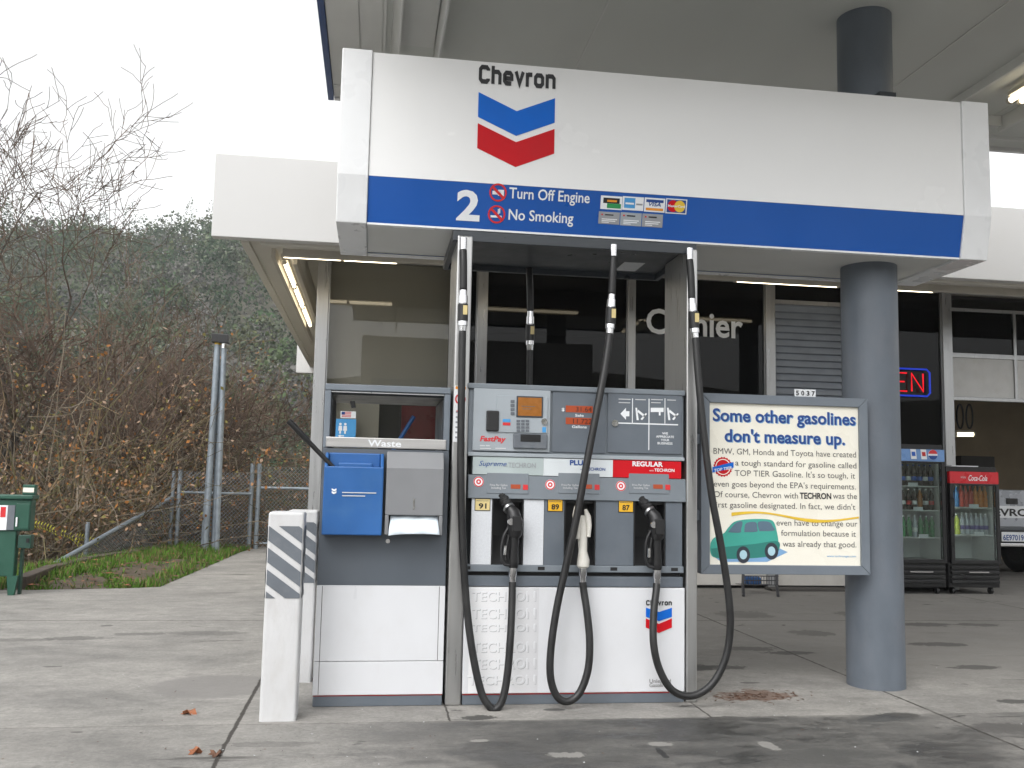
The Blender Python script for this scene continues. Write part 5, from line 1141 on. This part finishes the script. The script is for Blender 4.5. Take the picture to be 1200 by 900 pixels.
hose('middle black fuel hose slanting across the pump front to the white nozzle', (719, 291, 5.18), (717, 343, 5.165), (714.5, 393, 5.155),
     [(709, 430, 5.13), (700, 478, 5.10), (689, 535, 5.09), (676, 605, 5.09), (664, 660, 5.10), (653, 710, 5.10), (646, 757, 5.09), (645, 792, 5.08), (652, 815, 5.08), (665, 822, 5.08), (679, 812, 5.085), (689, 785, 5.09), (691, 752, 5.10), (688, 718, 5.12), (684.5, 695, 5.14), (683, 682, 5.145)], (683, 683, 5.145), 'towel_white', tilt=-.01, white=True)
hose('right black fuel hose bowing wide past the right steel post to the last nozzle', (808, 295, 5.18), (810.5, 348, 5.165), (815, 398, 5.15),
     [(819, 450, 5.12), (825, 510, 5.10), (834, 580, 5.08), (845, 640, 5.07), (854, 700, 5.06), (855.5, 740, 5.06), (849, 775, 5.06), (833, 803, 5.06), (810, 815.5, 5.06), (788, 809, 5.065), (773, 785, 5.07), (766, 755, 5.08), (766, 720, 5.11), (769, 692, 5.14), (769.5, 684, 5.15)], (770, 686, 5.15), 'black_plastic', tilt=-.015)
hose('hose hanging on the far side of the dispenser, seen between the posts', (620, 303, 5.93), (621.5, 363, 5.935), (621, 412, 5.94), [(620.5, 450, 5.95), (620, 520, 5.97)], None, '')

# ------------------------------------------------------------------ waste and washer cabinet
KX0, KX1 = -.272, .414; ks = thing('service_cabinet', 'grey and white service cabinet with waste opening beside the pump', 'cabinet', (.07, 5.5, 0)); KB = 5.85
BX('plinth', 'pump_grey', ks, KX0+.002, KX1-.002, YP+.006, KB, .001, .055, bevel=.003)
BX('plinth_line', 'tail_red', ks, KX0+.002, KX1-.002, YP+.003, YP+.0055, .0555, .059)
kz = P(447, 775, YP).z
BX('lower_panel', 'white_sheet', ks, KX0, KX1, YP, KB, .0605, kz-.0015, bevel=.003); BX('lower_panel', 'white_sheet', ks, KX0, KX1, YP, KB, kz+.0015, .632, bevel=.003)
BX('panel_line', 'dark_base', ks, KX0+.028, KX0+.031, YP-.0008, YP+.001, .065, .63); BX('panel_line', 'dark_base', ks, KX1-.034, KX1-.031, YP-.0008, YP+.001, kz+.003, .63)
BX('middle_panel', 'cabinet_grey', ks, KX0, KX1, YP+.002, KB, .6325, 1.365, bevel=.003)
fw = .034; ft = 1.715; fb = 1.366
m_ = MB(); m_.box(KX0, KX0+fw, YP+.002, KB, fb, ft-.036); m_.box(KX1-fw, KX1, YP+.002, KB, fb, ft-.036); m_.box(KX0, KX1, YP-.002, KB, ft-.035, ft); m_.build('frame', 'frame_grey', ks, bevel=.004)
m_ = MB(); m_.box(KX0+fw+.001, KX0+fw+.006, YP+.03, KB-.02, fb+.05, ft-.06); m_.box(KX1-fw-.006, KX1-fw-.001, YP+.03, KB-.02, fb+.05, ft-.06); m_.box(KX0+fw+.001, KX1-fw-.001, YP+.05, KB-.02, ft-.055, ft-.045); m_.build('opening_lining', 'dark_box', ks)
BX('opening_trim', 'alu', ks, KX0+fw+.001, KX1-fw-.001, YP+.01, YP+.03, ft-.045, ft-.039)
wz0, wz1 = P(452, 525.5, YP).z, P(452, 513.5, YP).z
BX('waste_lip', 'brushed', ks, KX0+fw-.018, KX1-fw+.016, YP-.006, YP+.02, wz0, wz1, bevel=.004)
MB().text('Waste', P(431, 522, YP).x, P(470, 523, YP).x, P(451, 523.3, YP).z, P(451, 515.2, YP).z-P(451, 523.3, YP).z, YP-.008, .02).build('lettering', 'white_ink', ks)
MB().tube([P(413, 470, 5.25), P(414.5, 478, 5.25)], [.014, .012], 8).build('hook', 'black_plastic', ks)
# blue washer bucket
ux0, ux1 = P(379, 585, YP-.06).x, P(448.5, 585, YP-.06).x; uz0, uzl, uz1 = P(414, 626.5, YP-.06).z, P(414, 547, YP-.06).z, P(414, 531, YP-.0).z
UY = YP-.115
wb_ = MB()
wb_.prism([(UY, uz0), (UY-.006, uzl), (UY+.012, uzl), (UY+.018, uz0+.012), (YP-.004, uz0+.012), (YP-.004, uz0)], ux0, ux1, 'x')
wb_.prism([(UY+.0125, uz0+.013), (UY+.0125, uzl), (YP-.028, uz1), (YP-.004, uz1), (YP-.004, uz0+.013)], ux0, ux0+.018, 'x'); wb_.prism([(UY+.0125, uz0+.013), (UY+.0125, uzl), (YP-.028, uz1), (YP-.004, uz1), (YP-.004, uz0+.013)], ux1-.018, ux1, 'x')
wb_.box(ux0+.019, ux1-.019, YP-.02, YP-.004, uz0+.013, uz1)
bk = wb_.build('washer_bucket', 'tub_blue', ks, bevel=.006)
BX('inner_tray', 'tub_blue_in', bk, ux0+.019, ux1-.019, UY+.02, YP-.021, uz0+.014, uzl-.05)
BX('inner_ledge', 'tub_blue', bk, ux0+.07, ux1-.06, YP-.06, YP-.022, uzl-.01, uzl+.022, bevel=.008)
em = P(391.5, 575, UY); m_ = MB(); chev(m_, em.x-.012, em.x+.012, em.z+.012, .006, .01, UY-.0035); chev(m_, em.x-.012, em.x+.012, em.z-.002, .006, .01, UY-.0035); m_.build('emblem', 'white_ink', bk)
for py_, x1_ in ((577, 441), (580.5, 428)):
    a_, b_ = P(401, py_, UY), P(x1_, py_+.7, UY); BX('small_print', 'pale_ink', bk, a_.x, b_.x, UY-.0075, UY-.0065, b_.z-.003, b_.z+.002)
# paper towel dispenser
tx0, tx1 = P(452, 580, YP-.08).x, P(519, 580, YP-.08).x; TY = YP-.11; tz0, tz1, tzb = P(485, 627, TY).z, P(485, 530, YP-.03).z, P(485, 549, TY).z
tzo0, tzo1 = P(485, 626, TY).z+.006, P(485, 604, TY).z
m_ = MB(); m_.prism([(TY, tzo1), (TY, tzb), (YP-.06, tz1), (YP-.003, tz1), (YP-.003, tzo1)], tx0, tx1, 'x'); m_.box(tx0, tx0+.02, TY, YP-.003, tz0, tzo1-.001); m_.box(tx1-.02, tx1, TY, YP-.003, tz0, tzo1-.001); m_.box(tx0+.021, tx1-.021, TY+.04, YP-.003, tz0, tz0+.008)
td = m_.build('towel_dispenser', 'disp_grey', ks, bevel=.008)
BX('opening', 'black_void', td, tx0+.021, tx1-.021, YP-.012, YP-.004, tz0+.009, tzo1-.002)
cz_ = P(485, 590, TY); BX('window_slit', 'chrome', td, P(484, 590, TY).x, P(486, 590, TY).x, TY-.003, TY-.0005, P(485, 597, TY).z, P(485, 584, TY).z)
pw = MB(); n_ = 16; xa, xb = tx0+.03, tx1-.026; rows = []
for r_ in range(5):
    v = r_/4
    rows += [(xa-.01*v+(xb-xa+.02*v)*k_/n_, TY+.03-.055*v-.012*max(0, 1-abs(k_/n_-.45-.1*v)*4)*v+.004*math.sin(k_*.9+r_), tzo1-.004+(tz0-.008-tzo1+.004)*v+.010*v*math.sin(k_/n_*2.6+.5)+.012*v*(k_/n_)) for k_ in range(n_+1)]
pw.add(rows, [(r_*(n_+1)+i, r_*(n_+1)+i+1, (r_+1)*(n_+1)+i+1, (r_+1)*(n_+1)+i) for r_ in range(4) for i in range(n_)])
po = pw.build('paper_towel', 'paper', td, smooth='all'); sm = po.modifiers.new('s', 'SOLIDIFY'); sm.thickness = .002
kk = P(454.5, 634, YP); MB().disc(kk.x, kk.z, .012, YP-.002, .012).build('tap', 'chrome', ks, smooth=True)
# squeegees
s1 = thing('squeegee', 'black handled squeegee leaning out of the blue washer bucket', 'squeegee', P(388, 545, 5.12), 'window squeegees')
a, b = P(338, 493, 5.1), P(386, 543, 5.12); MB().tube([a, a.lerp(b, .45), a.lerp(b, .47), b, b+(b-a)*.2], [.0165, .016, .0135, .012, .011], 12).build('handle', 'black_plastic', s1, smooth=True)
e_ = b+(b-a)*.22; MB().box(e_.x-.02, e_.x+.12, e_.y-.008, e_.y+.02, e_.z-.02, e_.z+.012).build('head', 'black_plastic', s1, bevel=.004)
s2 = thing('squeegee', 'blue handled squeegee standing in the waste opening', 'squeegee', P(470, 512, 5.5), 'window squeegees')
a, b = P(485, 488, 5.5), P(469, 514, 5.5); MB().tube([a, b, b+(b-a)*.6], [.013, .0125, .012], 10).build('handle', 'tub_blue', s2, smooth=True)
q = b+(b-a)*.62; MB().box(q.x-.07, q.x+.07, 5.48, 5.52, q.z-.02, q.z+.012).build('head', 'black_plastic', s2, bevel=.004)

# ------------------------------------------------------------------ poster in its metal frame
YO = 5.37; ox0, ox1, oz0, oz1 = 1.922, 2.983, .69, 1.755; FT = .054
ps = thing('poster_frame', 'cream gasoline poster in a square grey metal frame before the round column', 'poster', ((ox0+ox1)/2, YO+.03, oz0))
m_ = MB()
def mitre(pts): m_.add([(x, YO, z) for x, z in pts]+[(x, YO+.07, z) for x, z in pts], [(0, 1, 2, 3), (7, 6, 5, 4), (0, 4, 5, 1), (1, 5, 6, 2), (2, 6, 7, 3), (3, 7, 4, 0)])
g_ = .0008
mitre([(ox0+g_, oz1), (ox1-g_, oz1), (ox1-FT-g_, oz1-FT), (ox0+FT+g_, oz1-FT)]); mitre([(ox0, oz1-g_), (ox0+FT, oz1-FT-g_), (ox0+FT, oz0+FT+g_), (ox0, oz0+g_)])
mitre([(ox1, oz1-g_), (ox1, oz0+g_), (ox1-FT, oz0+FT+g_), (ox1-FT, oz1-FT-g_)]); mitre([(ox0+g_, oz0), (ox0+FT+g_, oz0+FT), (ox1-FT-g_, oz0+FT), (ox1-g_, oz0)])
m_.f = [tuple(reversed(f)) for f in m_.f]
m_.build('frame', 'frame_grey', ps, bevel=.003)
BX('back_panel', 'pump_grey', ps, ox0+.01, ox1-.01, YO+.072, YO+.085, oz0+.01, oz1-.01)
BX('bracket', 'pump_grey', ps, 1.842, 1.92, YO+.02, YO+.09, 1.0, 1.06); BX('bracket', 'pump_grey', ps, 1.842, 1.92, YO+.02, YO+.09, 1.45, 1.51)
YPs = YO+.02
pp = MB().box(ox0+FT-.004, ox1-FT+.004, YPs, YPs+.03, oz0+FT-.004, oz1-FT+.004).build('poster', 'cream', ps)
def V7(x, y): p = P(800+x/3.3333, 440+y/3.3333, YPs); return p.x, p.z
def vtext(t, x0, x1, y0, y1, h, m, bold=0, d=.002):
    a, b = V7(x0, y0)[0], V7(x1, y1)[0]; z = V7((x0+x1)/2, (y0+y1)/2)[1]
    return MB().text(t, a, b, z, V7((x0+x1)/2, (y0+y1)/2-h)[1]-z, YPs-d, bold, slant=-.0).build('lettering', m, pp)
vtext('Some other gasolines', 120, 678, 181, 194, 52, 'blue_wash', .03, .0012); vtext("don't measure up.", 166, 636, 260, 272, 52, 'blue_wash', .03, .0012)
vtext('Some other gasolines', 117, 675, 179, 192, 52, 'navy_ink', .022); vtext("don't measure up.", 163, 633, 258, 270, 52, 'navy_ink', .022)
for t, x0, x1, y0, y1 in (('BMW, GM, Honda and Toyota have created', 120, 677, 306, 320), ('a tough standard for gasoline called', 205, 678, 353, 362), ("TOP TIER Gasoline. It's so tough, it", 203, 673, 393, 402), ("even goes beyond the EPA's requirements.", 121, 676, 435, 444),
                          ('Of course, Chevron with', 121, 450, 475, 480), ('was the', 586, 680, 481, 483), ("first gasoline designated. In fact, we didn't", 121, 674, 516, 524), ('even have to change our', 366, 682, 586, 590), ('formulation because it', 384, 676, 626, 630), ('was already that good.', 390, 678, 668, 672)):
    vtext(t, x0, x1, y0, y1, 24, 'body_ink')
vtext('TECHRON', 457, 580, 481, 482, 25, 'ink', .03); vtext('www.techrongas.com', 563, 676, 709, 710, 8, 'sky_ink')
# yellow streamer, seal, plain van picture
m_ = MB(); prev = None
for k_ in range(41):
    t = k_/40; x = 190+497*t; y = 545-13*math.sin(t*6.6+.2)+16*t; hw = 7-3.5*abs(math.sin(t*5)); a, z = V7(x, y-hw); _, z2 = V7(x, y+hw)
    if prev: m_.add([(prev[0], YPs-.003, prev[2]), (a, YPs-.003, z2), (a, YPs-.003, z), (prev[0], YPs-.003, prev[1])], [(0, 1, 2, 3)])
    prev = (a, z, z2)
m_.build('streamer', 'yellow_ink', pp)
cx, cz_ = V7(157, 357); r_ = V7(195, 357)[0]-cx
m_ = MB(); m_.poly([(cx+r_*(1 if k_ % 2 else .9)*math.cos(-k_*math.pi/20), YPs-.002, cz_+r_*(1 if k_ % 2 else .9)*math.sin(-k_*math.pi/20)) for k_ in range(40)][::-1]); m_.build('seal', 'logo_red', pp)
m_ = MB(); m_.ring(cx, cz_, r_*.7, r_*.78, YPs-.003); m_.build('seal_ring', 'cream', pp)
m_ = MB(); m_.poly([(*[V7(115, 372)[0]], YPs-.004, V7(115, 372)[1]-.012), (V7(198, 352)[0], YPs-.004, V7(198, 352)[1]-.012), (V7(198, 338)[0], YPs-.004, V7(198, 338)[1]), (V7(115, 358)[0], YPs-.004, V7(115, 358)[1])]); m_.build('seal_banner', 'logo_blue', pp)
a, z = V7(121, 374); MB().text('TOP TIER', a, V7(192, 360)[0], z-.004, .018, YPs-.005, .02, slant=.18).build('lettering', 'white_ink', pp)
def vp_(name, m, pts, d): MB().poly([(V7(x, y)[0], YPs-d, V7(x, y)[1]) for x, y in pts][::-1]).build(name, m, pp)
def vd(name, m, x, y, r, d, sx=1):
    a, z = V7(x, y); rr = V7(x+r, y)[0]-a; MB().poly([(a+rr*sx*math.cos(2*math.pi*k_/24), YPs-d, z+rr*math.sin(2*math.pi*k_/24)) for k_ in range(24)]).build(name, m, pp)
vp_('ground_shade', 'blue_wash', [(112, 700), (150, 728), (330, 728), (410, 690), (380, 676), (130, 690)], .0012)
def curve2(pts, n=6):
    q = [(x, 0, y) for x, y in pts]; return [(v.x, v.z) for v in spline(q+[q[0]], n)][:-1]
vp_('van_picture', 'teal', curve2([(108, 655), (122, 634), (160, 616), (178, 594), (205, 570), (262, 561), (332, 562), (356, 574), (368, 612), (374, 655), (370, 694), (330, 708), (220, 716), (128, 712), (108, 690)]), .002)
vp_('van_picture', 'teal_dark', curve2([(110, 676), (180, 668), (280, 658), (372, 648), (370, 692), (330, 707), (220, 715), (128, 711)]), .0026)
vp_('van_window', 'glassprint', curve2([(176, 612), (206, 577), (232, 571), (228, 600), (222, 614)]), .003); vp_('van_window', 'glassprint', curve2([(240, 612), (246, 578), (284, 573), (290, 596), (288, 610)]), .003); vp_('van_window', 'glassprint', curve2([(299, 608), (294, 573), (336, 572), (352, 590), (356, 606)]), .003)
for x_, y_ in ((236, 700), (346, 686)): vd('van_wheel', 'wheel_print', x_, y_, 31, .0035, .85); vd('van_wheel', 'hub_print', x_, y_, 17, .004, .85)
# house number clipped on top of the frame
nx, nz = P(933, 461, YO).x, oz1
n_ = MB()
for k_ in range(4): n_.box(nx+.034*k_+.001, nx+.034*k_+.033, YO+.02, YO+.028, nz+.001, nz+.046)
no_ = n_.build('number_plate', 'white_ink', ps); m_ = MB()
for k_, c in enumerate('5037'): m_.text(c, nx+.034*k_+.007, nx+.034*k_+.027, nz+.009, .03, YO+.018, .03)
m_.build('lettering', 'ink', no_)

# ------------------------------------------------------------------ fallen leaves and litter on the slab
def leaf(px, py, s_, label, an, m='leaf_dry'):
    c = G(px, py); m_ = MB(); pts = []
    for k_ in range(12):
        a = 2*math.pi*k_/12; r_ = s_*(1 if k_ % 2 else .62)*(1.25 if k_ == 0 else 1); pts.append((c.x+r_*math.cos(a+an), c.y+r_*math.sin(a+an), .012+.012*math.sin(a*2)+.008*math.cos(3*a)))
    m_.add([(c.x, c.y, .006)]+pts, [(0, 1+k_, 1+(k_+1) % 12) for k_ in range(12)]); o = m_.build('fallen_leaf', m); md = o.modifiers.new('s', 'SOLIDIFY'); md.thickness = .0015
    tag(o, label, 'leaf', 'fallen leaves on the concrete')
leaf(221, 837, .042, 'curled orange leaf on the concrete left of the bollards', .4); leaf(229, 883, .034, 'dry brown leaf just left of the dark joint', 1.2); leaf(252, 886, .03, 'brown leaf lying in the dark joint', 2, 'leaf_litter')
lm_ = MB(); rg2 = np.random.default_rng(5)
for k_ in range(130):
    t = rg2.normal(0, .5); x, y = 2.23+.2*t+rg2.normal(0, .12), 5.33+.02*t+rg2.normal(0, .07); s_ = rg2.uniform(.005, .016); a = rg2.uniform(0, 6.28)
    lm_.poly([(x+s_*1.8*math.cos(a), y+s_*1.8*math.sin(a),   .003), (x+s_*.4*math.cos(a+1.6), y+s_*.4*math.sin(a+1.6), .005), (x-s_*1.6*math.cos(a), y-s_*1.6*math.sin(a), .003), (x-s_*.4*math.cos(a+1.6), y-s_*.4*math.sin(a+1.6), .0045)])
kind(lm_.build('swept_needles', 'leaf_litter'), 'stuff')
dm = MB()
for k_ in range(240):
    px, py = rg2.uniform(0, 1200), rg2.uniform(700, 898); c = G(px, py); s_ = rg2.uniform(.002, .006)
    if .42 < c.x < 1.9 and 5.1 < c.y < 5.9: continue
    a = rg2.uniform(0, 6.28); dm.poly([(c.x+s_*math.cos(a+q*1.57)*(1.6 if q % 2 else .8), c.y+s_*math.sin(a+q*1.57)*(1.6 if q % 2 else .8), .004+.002*(q % 2)) for q in range(4)], int(k_ % 3))
kind(dm.build('grit', ['leaf_litter', 'pale_ink', 'dark_base']), 'stuff')

# ------------------------------------------------------------------ damp valley air
hz = MB().box(-425, 465, -425, 905, -6, 85).build('haze', 'soil'); kind(hz, 'stuff')
hm_ = bpy.data.materials.new('haze'); hm_.use_nodes = True; n = hm_.node_tree.nodes; n.remove(n['Principled BSDF'])
pv = n.new('ShaderNodeVolumePrincipled'); pv.inputs['Color'].default_value = (.9, .94, .96, 1); pv.inputs['Density'].default_value = .00085
hm_.node_tree.links.new(pv.outputs[0], n['Material Output'].inputs['Volume']); hz.data.materials[0] = hm_
